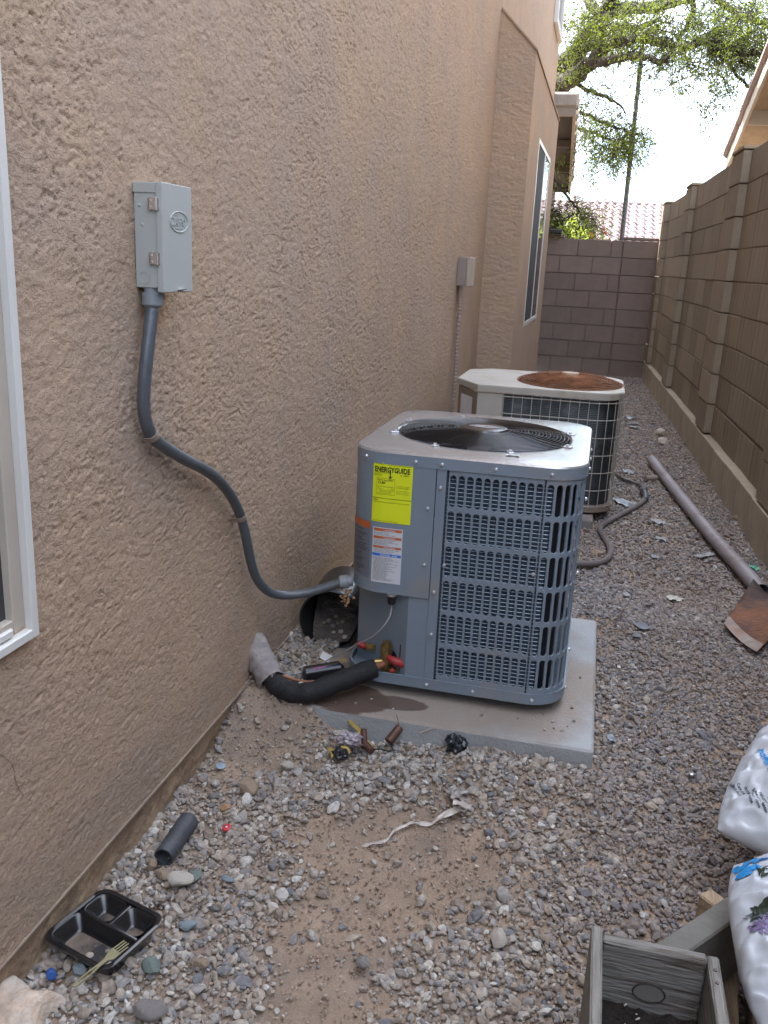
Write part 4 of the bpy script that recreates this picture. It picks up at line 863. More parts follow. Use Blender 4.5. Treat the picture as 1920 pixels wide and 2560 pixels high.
# screws
sk = None
scr = [(.079 + .0, ZT - .022), (S_B - .016, ZT - .022), (S_B + .125, ZT - .022), (S_C + .015, ZT - .022), (LF_ + .17, ZT - .022), (LF_ + .30, ZT - .022), (LF_ + .43, ZT - .022), (-.06, ZT - .022),
       (S_B - .016, ZT - .085), (S_B - .047, ZT - .145), (S_B - .047, ZE + .095), (S_B - .016, ZE + .02), (S_B - .016, ZE - .105), (S_B + .007, ZE + .10), (S_C - .008, ZE + .105),
       (S_B - .02, ZB + .014), (S_B + .11, ZB + .014), (S_C + .02, ZB + .014), (LF_ + .165, ZB + .014), (-.035, ZB + .014), (-.045, ZB + .014), (LF_ + .19, .45), (LF_ + .19, .66), (LF_ + .19, .22)]
for s_, z in scr:
    p = P3(s_, z, .0045); q = P3(s_, z, .0105)
    b = MB(); b.tube([(0, 0, 0), (0, 0, .0035), (0, 0, .006)], [.0052, .0048, .0030], 8)
    if sk is None: sk = apar(b.build('screw', M_screw, smooth=True, auto=40)); o = sk
    else: o = apar(inst(sk, 'screw'))
    o.location = P3(s_, z, .003); o.rotation_euler = (q - p).to_track_quat('Z', 'Y').to_euler()
# stickers: surface patch + print that follow the panel
def patch(s0, s1, z0, z1, off, n=12):
    V = [];
    for k in range(n + 1):
        s = s0 + (s1 - s0) * k / n; V += [P3(s, z0, off), P3(s, z1, off)]
    return V, [(2 * k, 2 * k + 2, 2 * k + 3, 2 * k + 1) for k in range(n)]
class Sticker:
    def __init__(s, name, s0, s1, z0, z1, m_):
        s.s0, s.s1, s.z0, s.z1 = s0, s1, z0, z1
        v, f = patch(s0, s1, z0, z1, .0040); s.o = apar(mesh(name, v, f, m_)); s.W = s1 - s0; s.H = z1 - z0; s.ink = {}
    def bar(s, u0, u1, v0, v1, m_, off=.0045):
        v, f = patch(s.s0 + u0 * s.W, s.s0 + u1 * s.W, s.z0 + v0 * s.H, s.z0 + v1 * s.H, off, max(1, int((u1 - u0) * 10))); s.ink.setdefault(m_.name, MB()).add(v, f)
    def text(s, txt, u, v, size, m_, bold=.0, fit=None, align='LEFT', off=.0047, stretch=1.):
        TV, TF = text_geo(txt, size * s.H, bold, align); k = 1.
        if fit and TV:
            w_ = max(t.x for t in TV) - min(t.x for t in TV); k = fit * s.W / w_
        s.ink.setdefault(m_.name, MB()).add([P3(s.s0 + u * s.W + t.x * k, s.z0 + v * s.H + t.y * stretch, off) for t in TV], TF)
    def done(s, nm='print'):
        for k, mb in s.ink.items():
            o = mb.build(nm, bpy.data.materials[k]); o.parent = s.o
M_ink = mat('ink', (.012, .014, .01), .6, var=0); M_yel = mat('sticker_yellow', (.70, .78, .012), .45, var=.02); M_wht = mat('sticker_white', (.60, .62, .66), .4, var=.02)
M_org = mat('sticker_orange', (.50, .12, .035), .45, var=.03); M_blu = mat('sticker_blue', (.03, .17, .62), .4, var=.02); M_slv = mat('sticker_silver', (.20, .22, .27), .4, metal=.4, var=.03)
sa = lambda deg: -RC * rad(deg)
st = Sticker('energy_sticker', sa(20), .073, .573, .738, M_yel)
st.text('ENERGYGUIDE', .035, .845, .118, M_ink, .035, fit=.89)
st.text('U.S. Government', .04, .962, .022, M_ink); st.bar(.38, .96, .958, .963, M_ink)
st.bar(.425, .452, .755, .87, M_ink); st.ink['ink'].add([P3(st.s0 + u * st.W, st.z0 + v * st.H, .0047) for u, v in ((.375, .79), (.425, .765), (.4385, .755), (.452, .765), (.505, .79), (.4385, .735))], [(0, 1, 2, 3, 4, 5)])
st.text('Central Air Conditioner', .035, .825, .026, M_ink, .0); st.text('Cooling Only', .035, .80, .026, M_ink); st.text('Split System', .035, .775, .026, M_ink)
st.text('Models', .80, .825, .022, M_ink); st.text('ARI Reference', .68, .80, .024, M_ink, .01)
for (a, c, d_, e) in ((.10, .56, .735, .739), (.10, .56, .470, .474)): st.bar(a, c, d_, e, M_ink)
st.bar(.10, .104, .470, .739, M_ink); st.bar(.556, .56, .470, .739, M_ink)
st.text('Efficiency Rating (SEER2)*', .125, .70, .032, M_ink, .015, fit=.40); st.text('13.80*', .125, .648, .056, M_ink, .02)
st.bar(.13, .52, .598, .603, M_ink); st.bar(.13, .134, .598, .63, M_ink); st.bar(.516, .52, .590, .615, M_ink); st.text('13.8', .125, .575, .02, M_ink); st.text('18.0', .47, .572, .02, M_ink); st.text('Least Efficient', .125, .556, .018, M_ink); st.text('Most Efficient', .40, .553, .018, M_ink)
st.text('Efficiency range of similar models', .18, .532, .018, M_ink, .01); st.text('based on the national standard', .18, .512, .016, M_ink); st.text('* Seasonal Energy Efficiency Ratio', .12, .490, .018, M_ink)
for k, tx in enumerate(('For energy cost info, visit', 'productinfo.energy.gov', '', 'Your cost will depend on', 'the local rates and use', 'of this product')): st.text(tx, .60, .625 - k * .026, .019, M_ink, .012 if k == 1 else 0, fit=.33 if tx else None)
st.bar(0, 1, .402, .409, M_ink); st.text('Notice', .03, .368, .028, M_ink, .03); st.text('Federal law allows this unit to be installed in all U.S. states and territories.', .03, .335, .024, M_ink, .01, fit=.92)
st.text('Manufacturer certification: this model meets applicable standards', .03, .02, .018, M_ink, .01, fit=.64); st.done()
s2 = Sticker('warning_sticker', sa(16.5), .054, .400, .558, M_wht)
s2.bar(.03, .97, .935, .985, M_org); s2.bar(.03, .97, .80, .845, M_org); s2.bar(.03, .97, .63, .67, M_org); s2.bar(.01, .98, .485, .535, M_blu)
for v in (.942, .806, .636): s2.text('! WARNING', .36, v, .04, M_wht, .02, off=.0052)
s2.text('NOTICE - AVIS', .28, .492, .046, M_wht, .03, off=.0052)
rs = random.Random(3)
words = 'hazard voltage disconnect all power before servicing failure may cause damage personal injury or death use only copper conductors install as per local codes charge with refrigerant see manual risque de choc'.split()
for (a, bb, st_) in ((.925, .86, .022), (.79, .685, .021), (.62, .55, .0235), (.47, .03, .0215)):
    v = a - .018
    while v > bb:
        L = rs.uniform(.45, .95); t = ' '.join(rs.choice(words) for _ in range(7)); s2.text(t, .04 + rs.choice([0, .02]), v, .019, M_ink, .012, fit=L * .9); v -= st_
s2.done()
s3 = Sticker('rating_sticker', sa(70), sa(21), .408, .570, M_slv)
s3.bar(.0, .99, .87, .99, M_org)
v = .82
while v > .04:
    s3.text(' '.join(rs.choice(words) for _ in range(4)), .1 + rs.uniform(0, .2), v, .03, M_ink, .02, fit=rs.uniform(.35, .7)); v -= rs.choice([.035, .035, .06])
s3.done()
# thermostat lead gland under the panel
m = MB(); gx_, gy_ = -.482, 2.240
m.tube([(gx_, gy_, ZE + .0), (gx_, gy_, ZE - .014)], .0145, 10); apar(m.build('gland', M_screw))
m = MB(); m.tube([(gx_, gy_, ZE - .014), (gx_, gy_, ZE - .036), (gx_, gy_, ZE - .040)], [.0125, .0115, .008], 12); apar(m.build('gland_nut', M_blackg))
# service valves
M_brass = mat('brass', (.40, .29, .11), .35, metal=.8, var=.2, vscale=40, col2=(.30, .20, .08), mixscale=30)
M_redcap = mat('red_cap', (.32, .03, .03), .5, var=.15)
vx, vy, vz = -.492, 2.250, .152
m = MB(); m.tube([(vx, vy, vz - .026), (vx, vy, vz + .028)], .0145, 10); m.tube([(vx, vy, vz + .024), (vx, vy, vz + .050)], .0175, 6); m.tube([(vx, vy, vz + .050), (vx, vy, vz + .060)], .0125, 10); m.tube([(vx + .06, vy + .02, vz), (vx - .03, vy - .012, vz - .002)], .011, 10); m.tube([(vx + .01, vy - .02, vz - .02), (vx + .03, vy, vz - .025)], .011, 8)
apar(m.build('service_valve', M_brass, smooth=True, auto=40))
m = MB(); m.tube([(vx + .006, vy - .016, vz + .022), (vx + .030, vy - .018, vz + .012), (vx + .056, vy - .008, vz + .004), (vx + .072, vy + .000, vz + .002)], [.008, .013, .014, .011], 8); m.tube([(vx + .018, vy - .02, vz - .022), (vx + .030, vy - .022, vz - .012)], [.008, .006], 7); apar(m.build('red_tape', M_redcap, smooth=True))
m = MB(); m.tube([(vx - .075, vy + .06, vz + .01), (vx - .045, vy + .05, vz + .012)], .010, 8); apar(m.build('service_valve', M_brass))
m = MB(); m.tube([(vx - .105, vy + .06, vz + .012), (vx - .09, vy + .057, vz + .014), (vx - .072, vy + .055, vz + .008)], [.006, .011, .009], 7); apar(m.build('red_tape', M_redcap, smooth=True))

# ---- older unit
U0, U1, V0, V1, RU = -.700, .150, 4.46, 5.22, .15
UB, UT = .062, .672
ou = empty('air_conditioner', ((U0 + U1) / 2, (V0 + V1) / 2, .05), label='older beige condenser unit with rusty fan guard and wire cage', cat='air conditioner')
def opar(o): o.parent = ou; o.matrix_parent_inverse = Matrix.Translation(-ou.location); return o
M_bei = mat('old_beige_paint', (.42, .40, .355), .55, var=.12, vscale=4, col2=(.33, .27, .20), mixscale=7, mixlo=.55, mixhi=.7, bump=.1)
M_beid = mat('old_brown_paint', (.25, .20, .165), .6, var=.1)
M_rust = mat('rust', (.27, .115, .05), .85, var=.35, vscale=14, bump=.6, bscale=90, col2=(.18, .075, .035), mixscale=10)
M_fin = mat('old_coil', (.045, .055, .062), .5, metal=.5, var=.45, vscale=12, aniso=(1, 1, 1), col2=(.14, .15, .15), mixscale=6, mixlo=.55, mixhi=.7)
def urr(off=0., chl=.115):
    P = [Vector((U0 - off, V0 + chl * 1.9 - off * .5, 0)), Vector((U0 + chl * 1.15, V0 - off, 0))]
    for k in range(13): a = rad(-90 + 90 * k / 12); P.append(Vector((U1 - RU + (RU + off) * math.cos(a), V0 + RU + (RU + off) * math.sin(a), 0)))
    for k in range(13): a = rad(90 * k / 12); P.append(Vector((U1 - RU + (RU + off) * math.cos(a), V1 - RU + (RU + off) * math.sin(a), 0)))
    P += [Vector((U0 + chl, V1 + off, 0)), Vector((U0 - off, V1 - chl, 0))]; return P
def slab(P, z0, z1, cap=True):
    n = len(P); V = [(p.x, p.y, z0) for p in P] + [(p.x, p.y, z1) for p in P]; F = [(k, (k + 1) % n, n + (k + 1) % n, n + k) for k in range(n)]
    if cap: F += [list(range(n))[::-1], [n + k for k in range(n)]]
    return V, F
m = MB(); m.add(*slab(urr(.008), UT - .032, UT - .004)); m.add(*slab(urr(.002), UT - .004, UT)); opar(m.build('lid', M_bei))
m = MB(); m.add(*slab(urr(.004), UB, UB + .035)); opar(m.build('base_pan', M_beid))
P = urr(-.002)
m = MB(); m.add([(P[0].x, P[0].y, UB), (P[1].x, P[1].y, UB), (P[1].x, P[1].y, UT - .04), (P[0].x, P[0].y, UT - .04)], [(0, 1, 2, 3)]); m.add([(P[0].x, P[0].y, UB), (P[0].x, V1 - .1, UB), (P[0].x, V1 - .1, UT - .04), (P[0].x, P[0].y, UT - .04)], [(0, 1, 2, 3)]); opar(m.build('side_panel', M_beid))
SX = -.437
m = MB(); m.box((P[1].x, V0 - .0, UB + .03), (SX, V0 + .02, UT - .04), .002); opar(m.build('front_panel', M_bei))
dd = (P[1] - P[0]).normalized(); nn_ = Vector((dd.y, -dd.x, 0))
m = MB(); q0 = P[0] + dd * .045 + nn_ * .003; q1 = P[0] + dd * .20 + nn_ * .003
m.add([(q0.x, q0.y, UT - .20), (q1.x, q1.y, UT - .20), (q1.x, q1.y, UT - .075), (q0.x, q0.y, UT - .075)], [(0, 1, 2, 3)]); opar(m.build('rating_label', mat('white_label', (.66, .68, .72), .5)))
ring = [Vector((SX, V0 + .015, 0))] + [Vector((U1 - RU + (RU - .018) * math.cos(rad(-90 + 90 * k / 12)), V0 + RU + (RU - .018) * math.sin(rad(-90 + 90 * k / 12)), 0)) for k in range(13)] + [Vector((U1 - .018, V1 - .05, 0))]
m = MB(); n = len(ring); m.add([(p.x, p.y, z) for z in (UB + .03, UT - .04) for p in ring], [(k, k + 1, n + k + 1, n + k) for k in range(n - 1)]); opar(m.build('coil', M_fin))
m = MB()
for k in range(62): z = UB + .036 + k * .0086; m.tube([Vector((p.x, p.y, z)) + Vector((.002, -.002, 0)) for p in ring], .0011, 3, False)
opar(m.build('coil_fins', mat('coil_fin', (.10, .12, .13), .45, metal=.6, var=.3, vscale=5)))
def upath(s):
    L1 = (U1 - RU) - SX; L2 = RU * math.pi / 2
    if s < L1: return Vector((SX + s, V0 - .006, 0))
    if s < L1 + L2: a = rad(-90) + (s - L1) / RU; return Vector((U1 - RU + (RU + .006) * math.cos(a), V0 + RU + (RU + .006) * math.sin(a), 0))
    return Vector((U1 + .006, V0 + RU + s - L1 - L2, 0))
Lu = (U1 - RU) - SX + RU * math.pi / 2 + (V1 - V0 - RU) - .04
m = MB(); nvw = int(Lu / .047)
for k in range(nvw + 1):
    p = upath(.004 + k * .047); m.tube([(p.x, p.y, UB + .02), (p.x, p.y, UT - .042)], .0018, 5, False)
for z in (UB + .03, UB + .115, UB + .205, UB + .295, UB + .385, UB + .475, UT - .050):
    m.tube([Vector((*upath(Lu * k / 40).xy, z)) + Vector((0, 0, 0)) for k in range(41)], .0022, 5, False)
opar(m.build('wire_cage', mat('cage_wire', (.48, .45, .40), .5, metal=.3, var=.15)))
# rusty domed guard
OX, OY, OR = -.125, 4.83, .278
m = MB()
for k in range(16):
    r = .03 + (OR - .03) * k / 15; z = UT + .038 * (1 - (r / OR) ** 3) + .003
    m.tube([(OX + r * math.cos(6.28319 * j / 56), OY + r * 1.16 * math.sin(6.28319 * j / 56), z) for j in range(56)], .0028, 4, False, True)
for k in range(8):
    a = rad(10 + 45 * k); P_ = []
    for j in range(9): r = OR * (j / 8); P_.append((OX + r * math.cos(a), OY + r * 1.16 * math.sin(a), UT + .038 * (1 - (r / OR) ** 3)))
    m.tube(P_, .0028, 4, False)
opar(m.build('fan_guard', M_rust))
m = MB(); m.tube([(OX + (OR - .008) * math.cos(6.28319 * j / 48), OY + (OR - .008) * 1.16 * math.sin(6.28319 * j / 48), UT + .0008) for j in range(48)], .003, 4, False, True); m.add([(OX + (OR - .01) * math.cos(6.28319 * j / 48), OY + (OR - .01) * 1.16 * math.sin(6.28319 * j / 48), UT + .001) for j in range(48)], [list(range(48))]); opar(m.build('fan_opening', mat('rust_dark', (.10, .045, .022), .9, var=.4)))
for k in range(4):
    V = []
    for i in range(5):
        r = .04 + .18 * i / 4
        for j in range(5): a = rad(30 + 90 * k) + (j / 4 - .5) * .9; V.append((OX + r * math.cos(a), OY + r * 1.1 * math.sin(a), UT + .008 + j * .005))
    opar(mesh('fan_blade', V, grid_faces(5, 5), M_rust, smooth=True))
m = MB(); m.tube([(OX, OY, UT + .03), (OX, OY, UT + .052)], [.05, .045], 16); opar(m.build('hub_cap', mat('hub_dusty', (.45, .33, .24), .7)))

# ================================================================== THINGS ON THE WALL
M_box = mat('box_grey', (.40, .42, .395), .45, var=.03, vscale=6, bump=.05, bscale=300, spec=.5)
BX0, BX1, BY0, BY1, BZ0, BZ1 = HX + .001, -.797, 1.549, 1.668, 1.178, 1.369
db = empty('disconnect_box', (HX, 1.6, 1.178), label='grey electrical disconnect box with two bright latches and embossed oval on its cover', cat='electrical box')
def dpar(o): o.parent = db; o.matrix_parent_inverse = Matrix.Translation(-db.location); return o
m = MB(); m.box((BX0, BY0 + .003, BZ0 + .004), (BX1 - .012, BY1 - .002, BZ1 - .004), .0015); dpar(m.build('body', M_box))
m = MB(); m.box((BX0, BY0 + .0005, BZ1 - .018), (BX1 - .013, BY1 + .001, BZ1), .001); dpar(m.build('rain_hood', M_box))
m = MB(); m.box((BX1 - .013, BY0 - .0005, BZ0 - .003), (BX1, BY1 + .002, BZ1 + .001), .0012); cov = dpar(m.build('cover', M_box))
# embossed ring and letters on the cover
cy_, cz_ = BY0 + .066, BZ0 + .126
m = MB(); m.tube([(BX1 + .0004, cy_ + .037 * math.cos(6.28319 * j / 48), cz_ + .0185 * math.sin(6.28319 * j / 48)) for j in range(48)], .0013, 6, False, True)
TV, TF = text_geo('ZAPPO', .021, .0, 'CENTER'); n0 = len(m.V)
m.add([(BX1 + .0016, cy_ - .002 + v.x * .85, cz_ - .007 + v.y) for v in TV] , TF); m.box((BX1 - .0005, cy_ - .018, cz_ - .0125), (BX1 + .001, cy_ + .012, cz_ - .0115)); m.box((BX1 - .0005, cy_ - .022, cz_ + .0115), (BX1 + .001, cy_ - .006, cz_ + .0122))
# letter sides
import itertools
o = mesh('emblem', m.V, m.F, M_box); o.parent = cov; o.matrix_parent_inverse = Matrix.Identity(4)
sol = o.modifiers.new('depth', 'SOLIDIFY'); sol.thickness = .0012; sol.offset = -1
M_chr = mat('latch_steel', (.72, .71, .70), .26, metal=.9, var=.05)
for zc in (BZ1 - .037, BZ0 + .058):
    m = MB(); m.box((BX1 - .026, BY0 - .0035, zc - .011), (BX1 - .006, BY0 + .0002, zc + .011), .0008); m.tube([(BX1 - .0095, BY0 - .0045, zc - .0115), (BX1 - .0095, BY0 - .0045, zc + .0115)], .0022, 8); m.box((BX1 - .028, BY0 - .004, zc - .0095), (BX1 - .0265, BY0 + .0002, zc + .0095)); lt = dpar(m.build('latch', M_chr))
    m = MB()
    for dz in (-.0055, .0055): m.tube([(BX1 - .0225, BY0 - .003, zc + dz), (BX1 - .0225, BY0 - .0055, zc + dz)], .0017, 8)
    o = m.build('rivet', M_chr); o.parent = lt; o.matrix_parent_inverse = Matrix.Identity(4)
cxk, czk = HX + .020, BZ0 + .022
for r_ in (.0115, .0085):
    m = MB(); m.tube([(cxk + r_ * math.cos(6.28319 * j / 28), BY0 + .0028, czk + r_ * math.sin(6.28319 * j / 28)) for j in range(28)], .0007, 5, False, True); dpar(m.build('knockout', M_box))
for xk, zk in ((HX + .013, BZ1 - .040), (HX + .017, BZ1 - .074)):
    m = MB(); m.tube([(xk, BY0 + .0035, zk), (xk, BY0 + .0022, zk), (xk, BY0 + .0018, zk)], [.0036, .003, .0012], 10); dpar(m.build('dimple', M_box, smooth=True))
m = MB(); m.box((BX1 - .001, BY0 + .055, BZ0 + .001), (BX1 + .007, BY0 + .080, BZ0 + .0025)); m.tube([(BX1 + .003, BY0 + .067, BZ0 - .003), (BX1 + .003, BY0 + .067, BZ0 + .003)], .003, 8); dpar(m.build('hasp', M_chr))

# flexible conduit from the box to the condenser
M_cond = mat('conduit_grey', (.085, .095, .105), .32, var=.06, vscale=30, spec=.6, bump=.1, bscale=200)
M_hub = mat('hub_grey', (.22, .24, .255), .4, var=.05)
cdt = empty('conduit', (HX, 1.55, 1.15), label='dark grey flexible conduit curving from the disconnect box down to the newer condenser', cat='conduit')
def cpar(o): o.parent = cdt; o.matrix_parent_inverse = Matrix.Translation(-cdt.location); return o
cx_ = HX + .026
CP = [(cx_, 1.567, 1.150), (cx_, 1.540, 1.06), (cx_ - .004, 1.530, .985), (cx_ - .006, 1.537, .935), (cx_ - .007, 1.566, .895), (cx_ - .006, 1.620, .862), (cx_, 1.70, .820), (cx_, 1.79, .780), (cx_, 1.87, .735), (cx_, 1.945, .675), (cx_ - .002, 2.003, .612), (cx_, 2.035, .545), (cx_, 2.065, .475), (cx_ + .004, 2.10, .412), (cx_ + .018, 2.145, .362), (cx_ + .045, 2.185, .338), (-.728, 2.215, .340), (-.668, 2.237, .360), (-.634, 2.248, .374)]
Pc = catmull(CP, 7)
m = MB(); m.tube(Pc, [.0128 + .00035 * math.sin(i * 2.4) for i in range(len(Pc))], 16); cpar(m.build('tube', M_cond, smooth=True))
a, b_ = Vector((cx_, 1.570, BZ0 + .004)), Vector((cx_, 1.567, 1.146))
m = MB(); m.tube([a, a.lerp(b_, .25), a.lerp(b_, .28), b_ + Vector((0, 0, .004)), b_], [.0165, .0165, .0205, .0200, .015], 18); cpar(m.build('fitting', M_hub, smooth=True, auto=40))
e = Vector(CP[-1]); dr = (Vector((-.58, 2.262, .384)) - e).normalized()
m = MB(); m.tube([e - dr * .004, e, e + dr * .022, e + dr * .024, e + dr * .034], [.014, .019, .019, .0155, .0155], 18); cpar(m.build('fitting', M_hub, smooth=True, auto=40))
M_clip = mat('strap_painted', (.30, .235, .19), .6, var=.1)
for i0 in (int(7 * 3.9), int(7 * 10)):
    p = Pc[i0]; t = (Pc[i0 + 1] - Pc[i0 - 1]).normalized(); s_ = Vector((1, 0, 0)).cross(t).normalized()
    V = []; F = []
    arc = [(math.cos(rad(a_)) * .0148, math.sin(rad(a_)) * .0148) for a_ in range(0, 181, 20)]
    prof2 = [(.034, HX - p.x + .006), (.0155, HX - p.x + .008)] + [(c, s2_) for c, s2_ in arc] + [(-.0155, HX - p.x + .008)]
    for k, wv in enumerate((-.007, .007)):
        for (sv, nvv) in prof2: V.append(p + s_ * sv + Vector((1, 0, 0)) * nvv + t * wv)
    n = len(prof2); F = [(k, k + 1, n + k + 1, n + k) for k in range(n - 1)]
    o = cpar(mesh('strap', V, F, M_clip)); sd_ = o.modifiers.new('depth', 'SOLIDIFY'); sd_.thickness = .0016

# far small box and ribbed conduit
fb = empty('junction_box', (HX, 5.36, 1.13), label='small painted junction box high on the stucco wall near the bay', cat='electrical box')
M_pbox = mat('painted_box', (.27, .215, .18), .7, var=.08)
m = MB(); m.box((.001, 0, .0), (.056, .19, .163), .002); m.build('body', M_pbox, fb)
m = MB(); m.box((.056, -.004, -.004), (.075, .20, .166), .003); m.build('cover', mat('painted_cover', (.40, .33, .27), .7), fb)
m = MB(); P = [(HX + .03, 5.375, 1.13), (HX + .026, 5.38, 1.05), (HX + .024, 5.385, .8), (HX + .026, 5.38, .55), (HX + .03, 5.36, .3), (HX + .06, 5.30, .16), (HX + .16, 5.22, .13)]
Q = catmull(P, 34); m.tube(Q, [.0125 if i % 3 else .0095 for i in range(len(Q))], 8)
o = m.build('conduit', mat('painted_conduit', (.31, .245, .20), .7, var=.08)); tag(o, 'ribbed tan painted conduit running down the wall behind the older unit', 'conduit')

# refrigerant line, sleeve and caulk
M_ins = mat('pipe_insulation', (.012, .012, .014), .75, var=.2, vscale=30, bump=.3, bscale=150)
ls = empty('refrigerant_line', (-.75, 2.1, .05), label='thick black insulated refrigerant line from the wall to the brass valves', cat='pipe')
def lpar(o): o.parent = ls; o.matrix_parent_inverse = Matrix.Translation(-ls.location); return o
P = catmull([(-.800, 2.120, .128), (-.765, 2.098, .106), (-.715, 2.082, .100), (-.665, 2.085, .106), (-.610, 2.125, .122), (-.560, 2.165, .136), (-.515, 2.205, .147)], 8)
m = MB(); m.tube(P, [.0285 + .0014 * math.sin(i * .9) for i in range(len(P))], 18); lpar(m.build('insulation', M_ins, smooth=True, auto=50))
m = MB(); m.tube([P[-1], (vx - .002, vy - .018, vz - .0)], .0095, 10); lpar(m.build('copper_end', mat('copper', (.28, .12, .07), .5, metal=.5, var=.3, vscale=30)))
M_slv_ = mat('sleeve_wrap', (.275, .245, .235), .8, var=.2, vscale=25, bump=.5, bscale=60)
V = []; P = catmull([(-.875, 2.185, .178), (-.845, 2.160, .158), (-.812, 2.130, .132), (-.782, 2.108, .112)], 7); nr_ = 22
for i, p in enumerate(P):
    t = (P[min(i + 1, len(P) - 1)] - P[max(0, i - 1)]).normalized(); a = (Vector((0, 0, 1)) - t * t.z).normalized(); b_ = t.cross(a)
    for k in range(nr_):
        an = 6.28319 * k / nr_; r_ = .040 - .004 * i / len(P) + .006 * (float(fbm(np.array(k * .7), np.array(i * .5), 2, 1)) - .5) * 2 + (.004 if i % 6 == 0 else 0)
        V.append(p + (a * math.cos(an) + b_ * math.sin(an)) * r_)
F = []
for i in range(len(P) - 1):
    for k in range(nr_): F.append((i * nr_ + k, i * nr_ + (k + 1) % nr_, (i + 1) * nr_ + (k + 1) % nr_, (i + 1) * nr_ + k))
lpar(mesh('sleeve', V, F, M_slv_, smooth=True))
m = MB(); q = []
for k in range(16):
    a_ = 6.28319 * k / 16; q.append((-.775 + .004 * math.sin(k * 2.1), 2.104 + .030 * math.cos(a_) * .8 + .004 * math.cos(k * 3), .106 + .034 * math.sin(a_) + .004 * math.sin(k * 5)))
m.tube(q, .004, 6, False, True); lpar(m.build('tape_edge', M_slv_))
m = MB(); m.tube(catmull([(-.757, 2.076, .085), (-.737, 2.062, .07), (-.727, 2.045, .055), (-.716, 2.02, .045), (-.708, 1.985, .036)], 4), [.004, .004, .004, .0035, .0035, .0032, .0032, .0032, .0032, .0032, .0032, .003, .003, .004, .0045, .0045, .004], 6); lpar(m.build('tie_wire', M_ins))
# thin line set copper under the insulation
m = MB(); m.tube(catmull([(-.785, 2.13, .125), (-.74, 2.135, .112), (-.705, 2.15, .10), (-.68, 2.17, .095)], 5), .0048, 7); lpar(m.build('liquid_line', mat('copper', (1, 1, 1))))
# filter drier
m = MB(); m.tube([(-.722, 2.190, .100), (-.718, 2.193, .100), (-.716, 2.194, .1), (-.630, 2.252, .105), (-.626, 2.255, .105), (-.618, 2.260, .106)], [.008, .018, .0235, .0235, .018, .008], 16)
fd = m.build('filter_drier', mat('drier_black', (.012, .012, .014), .2, var=.05, coat=.5), smooth=True, auto=40); tag(fd, 'glossy black filter drier canister lying behind the insulated line', 'filter')
m = MB(); V = [(-.690 + .016 * u, 2.196 + .012 * u - .004 * v, .124 - .008 * v) for u in (0, 1, 2) for v in (0, 1)]; o = mesh('pink_label', V, [(0, 2, 3, 1), (2, 4, 5, 3)], mat('pink_label', (.45, .10, .28), .5)); o.parent = fd
# yellow tag strips
M_yt = mat('yellow_tape', (.36, .26, .07), .5, var=.1); M_wt = mat('paper_white', (.58, .58, .58), .8, var=.1)
tg = empty('hang_tag', (-.69, 2.31, .09), label='white paper tag with yellow tape beside the black bucket', cat='tag')
mesh('paper', [(-.012, .01, .03), (.022, .0, .024), (.018, -.028, .014), (-.014, -.016, .02)], [(0, 1, 2, 3)], M_wt, tg)
mesh('yellow_strip', [(-.010, -.022, .018), (.006, -.030, .016), (.026, -.062, .012), (.010, -.066, .014)], [(0, 1, 2, 3)], M_yt, tg)
mesh('yellow_strip', [(.045, .002, .018), (.065, .006, .016), (.066, -.006, .014), (.046, -.008, .015)], [(0, 1, 2, 3)], M_yt, tg)
# thermostat wire
m = MB(); m.tube(catmull([(gx_, gy_, .335), (gx_ + .001, gy_ - .004, .315), (-.484, 2.222, .295), (-.500, 2.214, .268), (-.530, 2.224, .232), (-.570, 2.240, .200), (-.612, 2.262, .163), (-.655, 2.280, .128), (-.685, 2.270, .108), (-.715, 2.235, .098), (-.738, 2.165, .112), (-.77, 2.13, .13)], 6), .0022, 6)
tag(m.build('thermostat_wire', mat('grey_cable', (.30, .30, .31), .5, var=.05)), 'thin grey control cable drooping from the condenser gland to the wall sleeve', 'cable')

# bucket lying on its side between wall and condenser
bk = empty('bucket', (-.735, 2.55, .06), label='black plastic bucket lying on its side with dirt inside, between wall and condenser', cat='bucket')
M_bk = mat('bucket_black', (.016, .018, .02), .30, var=.15, vscale=12, coat=.25)
ax = Vector((-.10, 1.0, .02)).normalized(); c0 = Vector((-.722, 2.46, .160)); 
sx_ = ax.cross(Vector((0, 0, 1))).normalized(); sz_ = sx_.cross(ax).normalized()
V = []; F = []; nb_ = 40; stations = [(0, .097), (.002, .101), (.016, .101), (.018, .097), (.14, .092), (.26, .087), (.262, .081), (.262, .0), ]
inn = [(.262 - .006, .0), (.256, .080), (.14, .089), (0, .095), (0, .097)]
for (t_, r_) in stations + inn:
    for k in range(nb_):
        a_ = 6.28319 * k / nb_; V.append(c0 + ax * t_ + (sx_ * math.cos(a_) + sz_ * math.sin(a_)) * max(r_, .0005) - bk.location)
for i in range(len(stations) + len(inn) - 1):
    for k in range(nb_): F.append((i * nb_ + k, i * nb_ + (k + 1) % nb_, (i + 1) * nb_ + (k + 1) % nb_, (i + 1) * nb_ + k))
mesh('shell', V, F, M_bk, bk, smooth=True, auto=35)
V = []
for i in range(16):
    t_ = .01 + .235 * i / 15
    for j in range(16):
        u = (j / 15 - .5) * 2; h = -.072 + .080 * (t_ / .245) ** 1.2 + .012 * (float(fbm(np.array(i * .6), np.array(j * .6), 3, 2)) - .5); r_ = .091 - .012 * t_ / .25; hw = math.sqrt(max(r_ ** 2 - min(h, .09) ** 2, 1e-4)); V.append(c0 + ax * t_ + sx_ * u * hw + sz_ * h - bk.location)
mesh('dirt', V, grid_faces(16, 16), mat('bucket_dirt', (.13, .105, .09), .95, var=.4, vscale=25, bump=1., bscale=80), bk, smooth=True)
V = []
